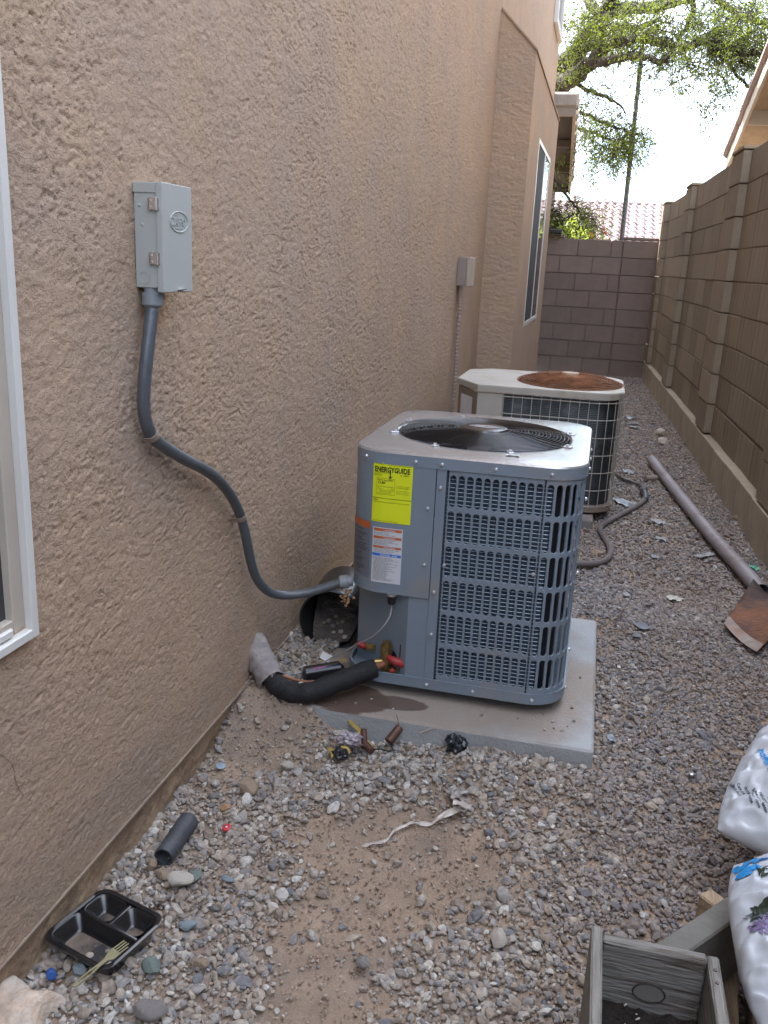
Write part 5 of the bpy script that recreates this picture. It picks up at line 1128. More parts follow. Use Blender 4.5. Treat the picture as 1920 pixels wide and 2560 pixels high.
for i in range(7):
    for j in range(14):
        a_ = rad(60 + 85 * j / 13 + 9 * math.sin(i * 2.3) * (j / 13) ** 2 - 7 * math.sin(i * 1.7 + 1) * (1 - j / 13) ** 2); r_ = .0885 - .007 * i / 6; V.append(c0 + ax * (.09 + .15 * i / 6) + (sx_ * math.cos(a_ + .35) + sz_ * math.sin(a_ + .35)) * r_ * .99 - bk.location)
mesh('mud_film', V, grid_faces(7, 14), mat('mud_film', (.12, .095, .075), .95, var=.5, vscale=40, bump=.6), bk)
m = MB(); m.tube([c0 + ax * .02 + sz_ * .1015 + sx_ * .0 - bk.location, c0 + ax * .10 + sz_ * .0965 - bk.location], .0016, 5); m.build('seam', mat('bucket_seam', (.10, .11, .12), .5), bk)

# ================================================================== GROUND LITTER
def gput(x, y, dz=0.): return (x, y, gz(x, y) + dz)
def rock_mesh(seed, m_, sub=3, rough=.05, cuts=11):
    bm = bmesh.new(); bmesh.ops.create_icosphere(bm, subdivisions=sub, radius=.5); r = random.Random(seed)
    cs = [(Vector([r.gauss(0, 1) for _ in range(3)]).normalized(), r.uniform(.28, .42)) for _ in range(cuts)]
    for v in bm.verts:
        p = v.co.copy(); nz = float(fbm(np.array(p.x * 5 + seed), np.array(p.y * 5 + p.z * 3.3), 3, 2)) - .5; p *= 1 + rough * 4 * nz
        for n, dd in cs:
            e_ = p.dot(n) - dd
            if e_ > 0: p -= n * e_ * .9
        v.co = p
    me = bpy.data.meshes.new('rock'); bm.to_mesh(me); bm.free(); me.polygons.foreach_set('use_smooth', [True] * len(me.polygons)); me.materials.append(m_)
    me.set_sharp_from_angle(angle=rad(28)); return me
M_rk = [mat('rock_white', (.66, .60, .52), .9, var=.25, vscale=30, bump=.7, bscale=90), mat('rock_tan', (.38, .29, .21), .9, var=.2, vscale=20, bump=.6, bscale=90), mat('rock_blue', (.22, .26, .28), .85, var=.15, vscale=15, bump=.4), mat('rock_green', (.16, .20, .18), .85, var=.2, bump=.4), mat('rock_grey', (.27, .25, .235), .9, var=.25, vscale=25, bump=.6, bscale=80), mat('rock_orange', (.40, .24, .13), .9, var=.2, bump=.4)]
rocks = [ # x, y, (sx,sy,sz), material, label
 (-.711, 1.392, (.060, .050, .036), 0, 'pale knobbly rock beyond the food tray, largest of its cluster'),
 (-.690, 1.412, (.040, .034, .024), 3, 'greenish stone tucked behind the pale knobbly rock'),
 (-.757, 1.405, (.036, .030, .022), 1, 'tan rounded stone between the small block and the knobbly rock'),
 (-.790, 1.425, (.026, .030, .026), 1, 'squarish tan stone against the house footing near the black pipe stub'),
 (-.625, 1.437, (.034, .020, .012), 2, 'flat blue-green stone to the right of the knobbly rock'),
 (-.642, 1.285, (.040, .030, .022), 2, 'pale blue stone right of the tray corner'),
 (-.657, 1.170, (.040, .034, .028), 3, 'grey-green stone in the gravel below the fork'),
 (-.612, 1.078, (.066, .042, .03), 4, 'large grey and white rock at the bottom edge right of the tray'),
 (-.575, 1.205, (.032, .028, .022), 1, 'pinkish tan stone in the gravel right of the tray'),
 (-.705, 1.745, (.064, .044, .028), 1, 'broad flat tan rock near the wall footing'),
 (-.650, 1.862, (.044, .034, .028), 0, 'whitish rock in the gravel left of the dirt patch'),
 (-.725, 1.655, (.028, .024, .020), 5, 'small orange-brown stone beside the pipe stub'),
 (-.062, 1.425, (.042, .050, .028), 0, 'large pale stone alone in the lower middle gravel'),
 (.262, 1.985, (.036, .022, .014), 0, 'flat whitish stone left of the soil bags'),
 (-.008, 1.930, (.024, .020, .014), 2, 'small grey-blue stone between ribbon and pad'),
 (-.775, 1.128, (.030, .026, .02), 2, 'white-blue stone at the footing below the tray'),
 (-.300, 1.300, (.034, .030, .02), 4, 'grey stone at the near edge of the dirt patch'),
 (.368, 7.60, (.10, .07, .05), 4, 'pale stone on the gravel just beyond the older unit'),
 (.555, 7.30, (.10, .08, .06), 0, 'light stone next to the block wall, nearer of the pale pair'),
 (.560, 6.88, (.10, .08, .06), 0, 'light plastic-like stone near the wall beyond the pipe end'),
 (.800, 4.78, (.055, .045, .04), 1, 'tan stone at the foot of the block wall beside the pipe'),
 (.168, 3.52, (.05, .03, .02), 4, 'oval grey stone on the gravel right of the pad'),
 (.100, 3.95, (.07, .04, .02), 1, 'flat tan stone inside the bend of the loose conduit'),
]
for i, (x, y, s_, mi, lab) in enumerate(rocks):
    o = bpy.data.objects.new('rock', rock_mesh(40 + i, M_rk[mi])); COL.objects.link(o); o.location = gput(x, y, s_[2] * .42 + .010); o.scale = s_; o.rotation_euler = (random.gauss(0, .15), random.gauss(0, .15), random.uniform(-.5, .5)); tag(o, lab, 'rock')
# chips lying on the pad
chips = [(-.51, 2.17), (-.2, 2.175), (-.104, 2.19), (-.062, 2.20), (-.037, 2.235), (-.005, 2.167), (.016, 2.160), (.038, 2.297), (.046, 2.222), (-.028, 2.15), (.03, 2.19), (-.545, 2.13), (-.44, 2.135), (-.6, 2.12), (-.66, 2.2), (-.69, 2.16), (-.62, 2.19), (-.58, 2.30), (-.01, 2.20), (.055, 2.5)]
cme = [rock_mesh(90 + k, M_rk[(0, 1, 4)[k % 3]], 1, .03, 6) for k in range(3)]
for k, (x, y) in enumerate(chips):
    o = bpy.data.objects.new('stone_chip', cme[k % 3]); COL.objects.link(o); s_ = random.uniform(.006, .013); o.scale = (s_, s_ * .8, s_ * .7); o.location = (x, y, PADZ + s_ * .25); o.rotation_euler = (0, 0, random.uniform(0, 6))
    tag(o, 'tiny stone chip on the right end of the grey pad by the newer condenser' if x > -.25 else 'tiny stone chip on the wet stained left end of the grey pad', 'stone', 'stone chips on the right of the pad' if x > -.25 else 'stone chips on the stained part of the pad')
# pebbles inside the bucket mouth
for k in range(9):
    o = bpy.data.objects.new('bucket_stone', cme[k % 3]); COL.objects.link(o); s_ = random.uniform(.012, .022); o.scale = (s_, s_, s_ * .8); t_ = random.uniform(.02, .14); o.location = c0 + ax * t_ + sx_ * random.uniform(-.05, .06) + sz_ * (-.072 + .080 * (t_ / .245) ** 1.2 + .008)
    tag(o, 'small stone in the dirt inside the overturned black bucket', 'stone', 'stones inside the bucket')

# food tray and fork
tr = empty('food_tray', (-.768, 1.206, .010), label='black three-compartment plastic food tray with dried dirt, beside the house wall', cat='tray')
M_tray = mat('tray_black', (.014, .014, .015), .22, var=.15, coat=.4); M_tdirt = mat('tray_dirt', (.20, .155, .12), .9, var=.45, vscale=30, col2=(.03, .028, .03), mixscale=14, mixlo=.46, mixhi=.60)
TX, TY, TH = .080, .071, .036
def rrect(hx, hy, r, n=6, cx=0, cy=0):
    P = []
    for q, (sx, sy) in enumerate(((1, 1), (-1, 1), (-1, -1), (1, -1))):
        for k in range(n + 1): a_ = rad(90 * q + 90 * k / n); P.append((cx + sx * (hx - r) + r * math.cos(a_), cy + sy * (hy - r) + r * math.sin(a_)))
    return P
def loft(levels):
    V = [];
    for P, z in levels: V += [(x, y, z) for x, y in P]
    n = len(levels[0][0]); F = []
    for i in range(len(levels) - 1):
        for k in range(n): F.append((i * n + k, i * n + (k + 1) % n, (i + 1) * n + (k + 1) % n, (i + 1) * n + k))
    return V, F, n
# tray: local x across (long side), y along
V, F, n = loft([(rrect(TX - .012, TY - .012, .02), .0), (rrect(TX - .002, TY - .002, .024), TH - .004), (rrect(TX + .004, TY + .004, .026), TH - .004), (rrect(TX + .005, TY + .005, .026), TH), (rrect(TX + .001, TY + .001, .024), TH + .002), (rrect(TX - .004, TY - .004, .022), TH)]); F.append(list(range(n)))
o = mesh('rim', V, F, M_tray, tr, smooth=True, auto=45)
comps = [(0, -.029, .073, .034), (-.037, .037, .033, .026), (.037, .037, .033, .026)]
m = MB(); fl = MB()
for (cx, cy, hx, hy) in comps:
    V, F, n = loft([(rrect(hx + .003, hy + .003, .018, 6, cx, cy), TH - .001), (rrect(hx, hy, .016, 6, cx, cy), TH - .003), (rrect(hx - .008, hy - .008, .014, 6, cx, cy), .009), (rrect(hx - .013, hy - .013, .010, 6, cx, cy), .005)]); m.add(V, F)
    fl.add([(x, y, .0052) for x, y in rrect(hx - .012, hy - .012, .010, 6, cx, cy)], [list(range(28))])
# ribs between the compartments
m.box((-.074, .005, TH - .005), (.074, .011, TH - .0005), .001); m.box((-.004, .010, TH - .005), (.004, .064, TH - .0007), .001)
m.build('compartments', M_tray, tr, smooth=True, auto=45); fl.build('dirt_film', M_tdirt, tr)
tr.rotation_euler = (rad(3), rad(-2), rad(-17))
fk = empty('fork', (-.7235, 1.125, .055), rz=rad(-21), label='pale yellow plastic fork lying across the corner of the black tray', cat='fork')
M_fk = mat('fork_plastic', (.27, .245, .14), .45, var=.08)
# local y points to the tines
ol = [(-.0035, -.062), (.0035, -.062), (.0052, -.045), (.0055, -.03), (.0035, -.012), (.0035, .004), (.0095, .014), (.0105, .026), (-.0105, .026), (-.0095, .014), (-.0035, .004), (-.0035, -.012), (-.0055, -.03), (-.0052, -.045)]
hole = [(-.0022, -.05), (.0022, -.05), (.003, -.035), (.0018, -.018), (-.0018, -.018), (-.003, -.035)]
bm = bmesh.new(); 
def fz(y): return -.004 - .10 * abs(y) * (1 if y < 0 else .25) + (.003 if y > .02 else 0)
half = [[(-.0035, -.062), (-.0052, -.045), (-.0055, -.03), (-.0035, -.010)], [(-.0022, -.055), (-.0024, -.045), (-.0028, -.032), (-.0008, -.014)]]
m = MB()
for sg in (-1, 1):
    for k in range(3):
        q = [half[0][k], half[0][k + 1], half[1][k + 1], half[1][k]]; V = [(x * sg, y, fz(y)) for x, y in q] + [(x * sg, y, fz(y) + .0022) for x, y in q]; m.add(V, [(0, 1, 2, 3), (4, 5, 6, 7), (0, 1, 5, 4), (1, 2, 6, 5), (2, 3, 7, 6), (3, 0, 4, 7)])
def plate(q): V = [(x, y, fz(y)) for x, y in q] + [(x, y, fz(y) + .0022) for x, y in q]; n = len(q); m.add(V, [list(range(n)), [n + k for k in range(n)]] + [(k, (k + 1) % n, n + (k + 1) % n, n + k) for k in range(n)])
plate([(-.0035, -.062), (.0035, -.062), (.0024, -.053), (-.0024, -.053)]); plate([(-.0036, -.014), (.0036, -.014), (.0036, .004), (.0095, .014), (.0105, .027), (-.0105, .027), (-.0095, .014), (-.0036, .004)])
m.build('handle', M_fk, fk)
for k in range(4):
    x = -.0088 + k * .00587; b = MB(); b.box((x - .0013, .0265, fz(.03)), (x + .0013, .052 - (.006 if k == 3 else 0), fz(.03) + .002), .0005); b.build('tine', M_fk, fk)
# black pipe stub
m = MB(); a = Vector((-.772, 1.560, .032)); b_ = Vector((-.772, 1.440, .024)); P = [a.lerp(b_, k / 6) for k in range(7)]
V, F = tubeg(P, [.0225, .0232, .0225, .0222, .0220, .0218, .0215], 20, False); V2, F2 = tubeg(P, [.0175] * 7, 20, False); m.add(V, F); m.add(V2, F2); m.F += [(k, (k + 1) % 20, 140 + (k + 1) % 20, 140 + k) for k in range(20)] + [(120 + k, 120 + (k + 1) % 20, 260 + (k + 1) % 20, 260 + k) for k in range(20)]
tag(m.build('pipe_stub', mat('dusty_black_pipe', (.055, .06, .068), .6, var=.3, vscale=25, bump=.2), smooth=True, auto=40), 'short dusty black pipe stub lying in the gravel by the house footing', 'pipe')
# caps, coin
def disc(name, x, y, r, h, m_, lab, cat, dz=.012, rot=(.1, .1, 0), n=18):
    b = MB(); b.tube([(0, 0, 0), (0, 0, h * .8), (0, 0, h)], [r, r, r * .88], n); o = b.build(name, m_, smooth=True, auto=40); o.location = gput(x, y, dz); o.rotation_euler = rot; return tag(o, lab, cat)
disc('blank_slug', -.812, 1.822, .0125, .0015, mat('light_blue_metal', (.33, .42, .50), .35, metal=.4), 'pale blue round metal slug near the house footing', 'slug', .016)
o = disc('red_cap', -.693, 1.588, .0105, .004, mat('red_plastic', (.55, .05, .07), .45), 'small red plastic cap with a pale centre in the gravel', 'cap', .016, (.3, -.2, 0), 7)
b = MB(); b.tube([(0, 0, .004), (0, 0, .0052)], [.0028, .0022], 8); b.build('cap_centre', M_wt, o)
b = MB(); b.tube([(0, 0, 0), (0, 0, .013), (0, 0, .014)], [.0085, .0085, .007], 14)
o = b.build('blue_cap', mat('blue_plastic', (.03, .10, .32), .4)); o.location = gput(-.822, 1.112, .018); o.rotation_euler = (1.2, .4, .6); tag(o, 'small bright blue plastic cap by the footing below the tray', 'cap')
# flattened brown block in the corner
V = []; 
for i in range(20):
    for j in range(16):
        u, v = i / 19, j / 15; e_ = min(u, 1 - u, v, 1 - v); V.append((-.870 + .105 * u + .012 * math.sin(v * 7), .935 + .135 * v + .010 * math.sin(u * 6 + 1), gz(-.82, 1.0) + .004 + .040 * min(1, e_ * 9) + .008 * float(fbm(np.array(u * 7), np.array(v * 7), 3, 1))))
o = mesh('sandstone_slab', V, grid_faces(20, 16), mat('slab_stone', (.50, .39, .30), .92, var=.35, vscale=22, bump=.8, bscale=60, col2=(.52, .45, .38), mixscale=18), smooth=True); tag(o, 'crumbling sandy slab of stone in the lower left corner against the wall', 'slab')

# offcuts near the pad corner
M_cu = mat('copper_scrap', (.12, .06, .045), .55, metal=.35, var=.35, vscale=40)
m = MB(); 
for (a, b_, r_) in (((-.497, 2.040, .045), (-.482, 1.992, .022), .0085), ((-.487, 2.005, .028), (-.460, 1.985, .02), .010)): m.tube([a, b_], r_, 12)
tag(m.build('copper_elbow', M_cu, smooth=True, auto=40), 'two joined brown copper pipe offcuts near the pad corner', 'pipe offcut')
m = MB(); m.tube([(-.425, 2.028, .030), (-.405, 2.066, .055)], [.013, .0115], 12); m.tube([(-.405, 2.066, .055), (-.418, 2.078, .085)], .001, 4)
tag(m.build('copper_coupling', M_cu, smooth=True, auto=40), 'short fat brown copper coupling leaning on the pad edge', 'pipe offcut')
def strip(name, P, wdt, m_, lab, cat, n=4, curl=.004):
    P = catmull(P, n); V = []
    for i, p in enumerate(P):
        t = (P[min(i + 1, len(P) - 1)] - P[max(i - 1, 0)]).normalized(); s_ = t.cross(Vector((0, 0, 1))).normalized(); wv = wdt if not hasattr(wdt, '__len__') else wdt[min(int(i / n), len(wdt) - 1)] * (1 - (i % n) / n) + wdt[min(int(i / n) + 1, len(wdt) - 1)] * ((i % n) / n)
        for k in (-1, -.4, .2, 1): V.append(p + s_ * wv * .5 * k + Vector((0, 0, curl * math.sin(k * 3 + i * .9))))
    o = mesh(name, V, grid_faces(len(P), 4), m_, smooth=True); return tag(o, lab, cat)
strip('yellow_strip', [(-.548, 2.085, .042), (-.522, 2.055, .040), (-.495, 2.025, .034), (-.466, 1.992, .026)], .013, M_yt, 'long yellow plastic strip bent over the gravel at the pad corner', 'strip')
strip('yellow_strip', [(-.568, 1.962, .024), (-.556, 1.945, .026), (-.546, 1.928, .020)], .013, M_yt, 'short yellow strip left of the black wad', 'strip')
strip('yellow_strip', [(-.535, 1.962, .034), (-.522, 1.957, .034), (-.508, 1.952, .026)], .010, M_yt, 'short yellow strip lying on the small black wad', 'strip')
def wad(name, c, s_, m_, lab, cat, seed=1, amp=.35, n=20):
    V = []; r = random.Random(seed)
    for i in range(n):
        th = math.pi * i / (n - 1)
        for j in range(n * 2):
            ph = 2 * math.pi * j / (n * 2); d_ = Vector((math.sin(th) * math.cos(ph), math.sin(th) * math.sin(ph), math.cos(th)))
            k = 1 + amp * 2 * (float(fbm(np.array(d_.x * 3.2 + seed), np.array(d_.y * 3.2 + d_.z * 2.7), 3, 1)) - .5) + amp * .5 * (abs(float(vn(np.array(ph * 2.5 + seed), np.array(th * 4), 2)) - .5)); V.append((c[0] + d_.x * s_[0] * k, c[1] + d_.y * s_[1] * k, c[2] + d_.z * s_[2] * k))
    F = [(i * 2 * n + j, i * 2 * n + (j + 1) % (2 * n), (i + 1) * 2 * n + (j + 1) % (2 * n), (i + 1) * 2 * n + j) for i in range(n - 1) for j in range(2 * n)]
    o = mesh(name, V, F, m_, smooth=True, auto=25); return tag(o, lab, cat)
M_bp = mat('black_film', (.012, .015, .02), .35, var=.3, coat=.3)
wad('black_wad', (-.534, 1.945, .020), (.020, .018, .014), M_bp, 'small black wad of tape under a yellow strip', 'wad', 3)
wad('plastic_wad', (-.520, 1.990, .042), (.030, .024, .018), mat('clear_film', (.34, .30, .33), .2, var=.35, vscale=60, spec=.8), 'crumpled clear mauve plastic wad beside the copper offcuts', 'wad', 5, .5)
wad('black_clump', (-.249, 2.062, .036), (.026, .030, .026), M_bp, 'crumpled black plastic clump against the pad front edge', 'wad', 8, .5)
m = MB(); m.tube(catmull([(-.462, 1.99, .022), (-.44, 1.995, .024), (-.42, 2.00, .02), (-.405, 2.01, .018)], 4), .002, 5); tag(m.build('wire_scrap', M_ins), 'short black wire scrap beside the copper offcuts', 'wire')
m = MB(); m.tube([(-.350, 2.066, .048), (-.314, 2.076, .064)], [.0022, .0016], 5); tag(m.build('twig', mat('dry_stick', (.36, .30, .24), .8)), 'thin pale stick leaning on the front edge of the pad', 'stick')
# clear plastic ribbon
M_rib = mat('ribbon_film', (.46, .41, .36), .25, var=.2, vscale=40, spec=.8)
rb = empty('plastic_ribbon', (-.3, 1.74, .01), label='twisted clear plastic ribbon with a wide crumpled end on the dirt patch', cat='ribbon')
P = [(-.392, 1.640, .010), (-.366, 1.650, .014), (-.345, 1.672, .012), (-.330, 1.712, .014), (-.300, 1.742, .014), (-.262, 1.750, .012), (-.238, 1.776, .018), (-.208, 1.808, .022), (-.186, 1.812, .02)]
for k, (dx, dy, wv) in enumerate(((0, 0, [.003, .006, .005, .006, .008, .005, .012, .026, .010]), (.004, .008, [.002, .003, .004, .003, .003, .004, .006, .010, .016]))):
    PP = catmull([(a_ + dx - rb.location.x, b2 + dy - rb.location.y, gz(a_, b2) + c_ - .002 - rb.location.z) for a_, b2, c_ in P], 4); V = []
    for i, p in enumerate(PP):
        t = (PP[min(i + 1, len(PP) - 1)] - PP[max(i - 1, 0)]).normalized(); s2_ = t.cross(Vector((0, 0, 1))).normalized(); w0 = wv[min(i // 4, 8)]; w1 = wv[min(i // 4 + 1, 8)]; ww = w0 + (w1 - w0) * (i % 4) / 4
        for q in (-1, -.3, .4, 1): V.append(p + s2_ * ww * .5 * q + Vector((0, 0, .0025 * math.sin(q * 4 + i))))
    mesh('film', V, grid_faces(len(PP), 4), M_rib, rb, smooth=True)
V = [(.085 + .038 * (i / 9 - .5) + .008 * math.sin(j), .118 + .050 * (j / 9 - .5) + .006 * math.sin(i * 1.3), .012 + .010 * float(fbm(np.array(i * .8), np.array(j * .8), 2, 4))) for i in range(10) for j in range(10)]
mesh('film', V, grid_faces(10, 10), mat('ribbon_dirty', (.30, .27, .25), .35, var=.35, vscale=50, spec=.7), rb, smooth=True)
V = [(.105 + .045 * (i / 7 - .5), .078 + .018 * (j / 5 - .5) - .01 * i / 7, .014 + .008 * float(fbm(np.array(i * .9), np.array(j * .9), 2, 3))) for i in range(8) for j in range(6)]
mesh('film', V, grid_faces(8, 6), M_rib, rb, smooth=True)

# loose conduit with wire ends beside the older unit
cn2 = empty('loose_conduit', (.2, 4.4, 0), label='loose brown-grey flexible conduit snaking over the gravel beside the older unit', cat='conduit')
P = [(-.12, 3.66, .030), (-.04, 3.69, .028), (.026, 3.724, .026), (.094, 3.766, .024), (.143, 3.855, .024), (.155, 3.996, .024), (.131, 4.148, .026), (.108, 4.29, .026), (.127, 4.415, .026), (.23, 4.669, .026), (.32, 4.903, .026), (.355, 5.05, .028)]
m = MB(); m.tube([Vector(p) - cn2.location for p in catmull(P, 8)], .0145, 12); m.build('tube', mat('dusty_conduit', (.145, .125, .12), .7, var=.15, bump=.15), cn2, smooth=True)
m = MB(); m.tube([Vector(p) - cn2.location for p in catmull([(.350, 4.99, .028), (.357, 5.08, .032), (.350, 5.16, .034)], 4)], .017, 12); m.tube([Vector((.350, 5.16, .034)) - cn2.location, Vector((.340, 5.22, .036)) - cn2.location], [.021, .014], 12); m.build('fitting', mat('dark_fitting', (.07, .08, .095), .4), cn2, smooth=True)
m = MB()
for k in range(3):
    m.tube([Vector(p) - cn2.location for p in catmull([(.34, 5.22, .036), (.332, 5.30 + .03 * k, .03), (.303 + .01 * k, 5.42, .02), (.245, 5.44 + .04 * k, .02), (.206 + .01 * k, 5.57, .02), (.165 + .03 * k, 5.62 + .05 * k, .02)], 5)], .0035, 5)
m.build('wires', M_ins, cn2)
# litter
def sheet(name, x, y, sx, sy, rz, m_, lab, cat, seed=1, amp=.02, n=9, dz=.02):
    V = []
    for i in range(n):
        for j in range(n):
            u, v = i / (n - 1) - .5, j / (n - 1) - .5; a_, b2 = u * sx, v * sy
            rr_ = max(abs(u), abs(v)) * 2; k_ = (1 - .16 * (abs(u) * 2) * (abs(v) * 2)) * (.80 + .3 * float(vn(np.array(math.atan2(v, u) * 1.6 + seed * 3), np.array(.5), 1))); a_ *= k_ * .8; b2 *= k_ * .8
            V.append((a_ * math.cos(rz) - b2 * math.sin(rz), a_ * math.sin(rz) + b2 * math.cos(rz), amp * .6 * float(fbm(np.array(i * .7 + seed), np.array(j * .7), 2, 1))))
    o = mesh(name, V, grid_faces(n, n), m_, smooth=True, auto=30); o.location = gput(x, y, dz - amp * .3); return tag(o, lab, cat)
M_gp = mat('grey_plastic_sheet', (.19, .22, .25), .35, var=.3, vscale=25); M_wp = mat('white_litter', (.28, .29, .30), .6, var=.25)
M_slate = mat('slate', (.16, .175, .20), .7, var=.2)
sheet('flattened_bag', .245, 4.93, .13, .26, .6, M_gp, 'flattened grey plastic bag under the loose conduit by the older unit', 'bag', 2, .04)
sheet('plastic_scrap', .275, 5.75, .09, .16, .2, M_gp, 'grey plastic scrap between the older unit and the loose wires', 'litter', 3, .03)
sheet('slate_piece', .265, 3.12, .062, .085, .4, M_slate, 'flat blue-grey slate piece on the gravel right of the pad', 'slate', 4, .012)
sheet('slate_piece', .245, 3.02, .035, .045, .1, M_slate, 'smaller blue-grey slate piece touching the larger one', 'slate', 9, .010)
sheet('paper_scrap', .365, 7.55, .12, .10, .3, M_wp, 'white paper scrap on the far gravel beyond the older unit', 'litter', 5, .02)
sheet('paper_scrap', .40, 4.60, .08, .12, .3, M_wp, 'white scrap on the gravel left of the downspout pipe middle', 'litter', 6, .02)
sheet('paper_scrap', .40, 4.30, .07, .08, 1.3, M_wp, 'blue-white crumpled scrap nearest the loose conduit', 'litter', 7, .03)
sheet('paper_scrap', .355, 3.98, .05, .06, .3, M_wp, 'small white scrap right of the conduit bend', 'litter', 11, .03)
sheet('paper_scrap', .405, 3.47, .07, .08, .9, mat('off_white_litter', (.50, .50, .46), .7, var=.3), 'crumpled off-white scrap left of the rusty blade', 'litter', 12, .03)
sheet('plastic_scrap', .58, 4.10, .05, .16, -.8, M_wp, 'thin white plastic scrap touching the long pipe', 'litter', 13, .02)
sheet('foil_scrap', .352, 2.135, .020, .018, .3, mat('foil', (.62, .66, .70), .2, metal=.6, var=.3), 'tiny shiny foil scrap on the gravel left of the soil bags', 'litter', 14, .012, 6)
sheet('film_scrap', .150, 2.250, .030, .050, .3, M_gp, 'pale translucent film scrap beside the near right pad corner', 'litter', 15, .015, 7)
sheet('green_wrapper', .775, 3.98, .05, .07, .3, mat('green_plastic', (.03, .30, .18), .4), 'green wrapper between the long pipe and the block wall', 'litter', 16, .03)
sheet('dark_rag', .345, 8.0, .16, .12, .3, M_bp, 'small dark rag on the gravel behind the older unit', 'litter', 17, .05)
sheet('bark_piece', .305, 3.35, .055, .02, .5, mat('dark_wood', (.035, .028, .025), .8), 'dark bark piece on the gravel beyond the slate', 'bark', 18, .02)
m = MB(); m.tube([(0, 0, 0), (.012, .035, .01), (.016, .06, .012)], .003, 5); m.tube([(.012, .035, .01), (-.01, .055, .014)], .0025, 5); m.tube([(0, 0, 0), (-.02, -.04, .004)], .0032, 5)
o = m.build('twig', mat('twig_bark', (.10, .07, .055), .9)); o.location = gput(.185, 3.17, .022); tag(o, 'forked dry twig on the gravel right of the pad', 'twig')
m = MB(); m.tube([(.38, 5.35, .03), (.49, 5.22, .028)], .0035, 5); tag(m.build('straw', M_wp), 'thin white straw left of the far end of the long pipe', 'straw')
m = MB(); m.tube([(.375, 5.55, .03), (.445, 5.60, .03)], .016, 8); tag(m.build('stick_scrap', mat('driftwood', (.26, .22, .19), .8)), 'short grey wood chunk near the far end of the long pipe', 'wood')
disc('bottle_cap_white', .217, 3.44, .014, .003, M_wp, 'white ring-shaped lid on the gravel right of the condenser', 'lid', .02, (.15, .1, 0))
# seed husks under the fitting
m = MB(); r = random.Random(8)
for k in range(26): c = Vector((-.622 + r.gauss(0, .006), 2.262 + r.gauss(0, .012), .335 + r.uniform(-.035, .02))); m.add(*tubeg([c, c + Vector((r.gauss(0, .004), r.gauss(0, .004), r.gauss(0, .004)))], [.0045, .002], 5))
o = m.build('debris_cluster', mat('husk', (.42, .25, .13), .8, var=.3)); o['kind'] = 'stuff'; tag(o, 'cluster of tan husks caught behind the left corner of the newer condenser', 'husks')

# ---- long downspout pipe and rusty blade
M_pipe = mat('weathered_pvc', (.27, .255, .285), .5, var=.14, vscale=3.5, col2=(.20, .17, .17), mixscale=6, mixlo=.5, mixhi=.68)
sv = empty('shovel', (.6, 4.5, 0), label='flat rusty blade on a very long grey pipe handle lying by the block wall', cat='shovel')
P = [(.435, 6.10, .040), (.535, 5.20, .040), (.635, 4.35, .042), (.705, 3.82, .050), (.738, 3.56, .054)]
m = MB(); m.tube([Vector(p) - sv.location for p in catmull(P, 6)], [.031] * 25, 20, False); m.tube([Vector(p) - sv.location for p in catmull(P, 6)], [.028] * 25, 20, False); m.build('handle', M_pipe, sv, smooth=True)
M_rb = mat('rusty_blade', (.19, .08, .04), .7, var=.3, vscale=9, metal=.3, bump=.4, bscale=80, col2=(.06, .04, .04), mixscale=4, mixlo=.42, mixhi=.55)
A0, B0, C0, D0 = Vector((.700, 3.560, .100)), Vector((.556, 3.205, .030)), Vector((.634, 2.975, .030)), Vector((.800, 3.250, .105))
V = [];
for i in range(9):
    for j in range(9):
        u, v = i / 8, j / 8; p = A0.lerp(B0, u).lerp(D0.lerp(C0, u), v); p += Vector((0, 0, -.02 * math.sin(v * math.pi) * (1 - u * .6) + .012 * (abs(v - .5) ** 2)));  V.append(p - sv.location)
o = mesh('blade', V, grid_faces(9, 9), M_rb, sv, smooth=True); sd_ = o.modifiers.new('depth', 'SOLIDIFY'); sd_.thickness = .003
V = []
for i in range(3):
    for j in range(9):
        u, v = .84 + .165 * i / 2, j / 8; p = A0.lerp(B0, u).lerp(D0.lerp(C0, u), v); p += Vector((0, 0, .0022 - .02 * math.sin(v * math.pi) * (1 - u * .6) + .012 * (abs(v - .5) ** 2))); V.append(p - sv.location)
mesh('worn_edge', V, grid_faces(3, 9), mat('worn_steel', (.24, .20, .18), .55, metal=.4, var=.35, vscale=40, col2=(.2, .1, .06), mixscale=20), sv, smooth=True)

# ================================================================== PLANTER, TIMBER, SOIL BAGS
def wood(name, c, seed=0, dark=.5): return mat(name, c, .8, var=.16, vscale=7, bump=.5, bscale=9, aniso=(34, 2.2, 34), col2=tuple(v * dark for v in c), mixscale=3.4, mixlo=.50, mixhi=.62)
M_w1 = wood('weathered_board', (.235, .225, .205)); M_w2 = mat('weathered_board_cross', (.215, .21, .195), .8, var=.2, bump=.5, bscale=9, aniso=(2.6, 34, 30), col2=(.10, .085, .07), mixscale=3.2, mixlo=.48, mixhi=.62)
M_w3 = wood('pale_board', (.40, .30, .20), 0, .7); M_w4 = wood('brown_board', (.20, .14, .11), 0, .6); M_w5 = mat('grey_beam', (.16, .155, .14), .85, var=.2, bump=.4, bscale=40)
pl = empty('planter_box', (.17, 1.0, 0), label='weathered wooden planter box holding dark soil at the bottom edge', cat='planter')
m = MB(); m.box((-.086, -.40, .0), (-.070, .158, .305), .003); m.build('side_board', M_w1, pl)
m = MB(); m.box((.079, -.40, .0), (.096, .150, .300), .003); m.build('side_board', M_w1, pl)
m = MB(); m.box((-.069, .130, .0), (.078, .150, .302), .003); m.build('end_board', M_w2, pl)
m = MB(); kx, kz = .005, .228
m.add([(kx + .021 * math.cos(6.28319 * k / 24), .1295, kz + .015 * math.sin(6.28319 * k / 24)) for k in range(24)], [list(range(24))]); m.build('knot', mat('wood_knot', (.175, .17, .155), .8, var=.1), pl)
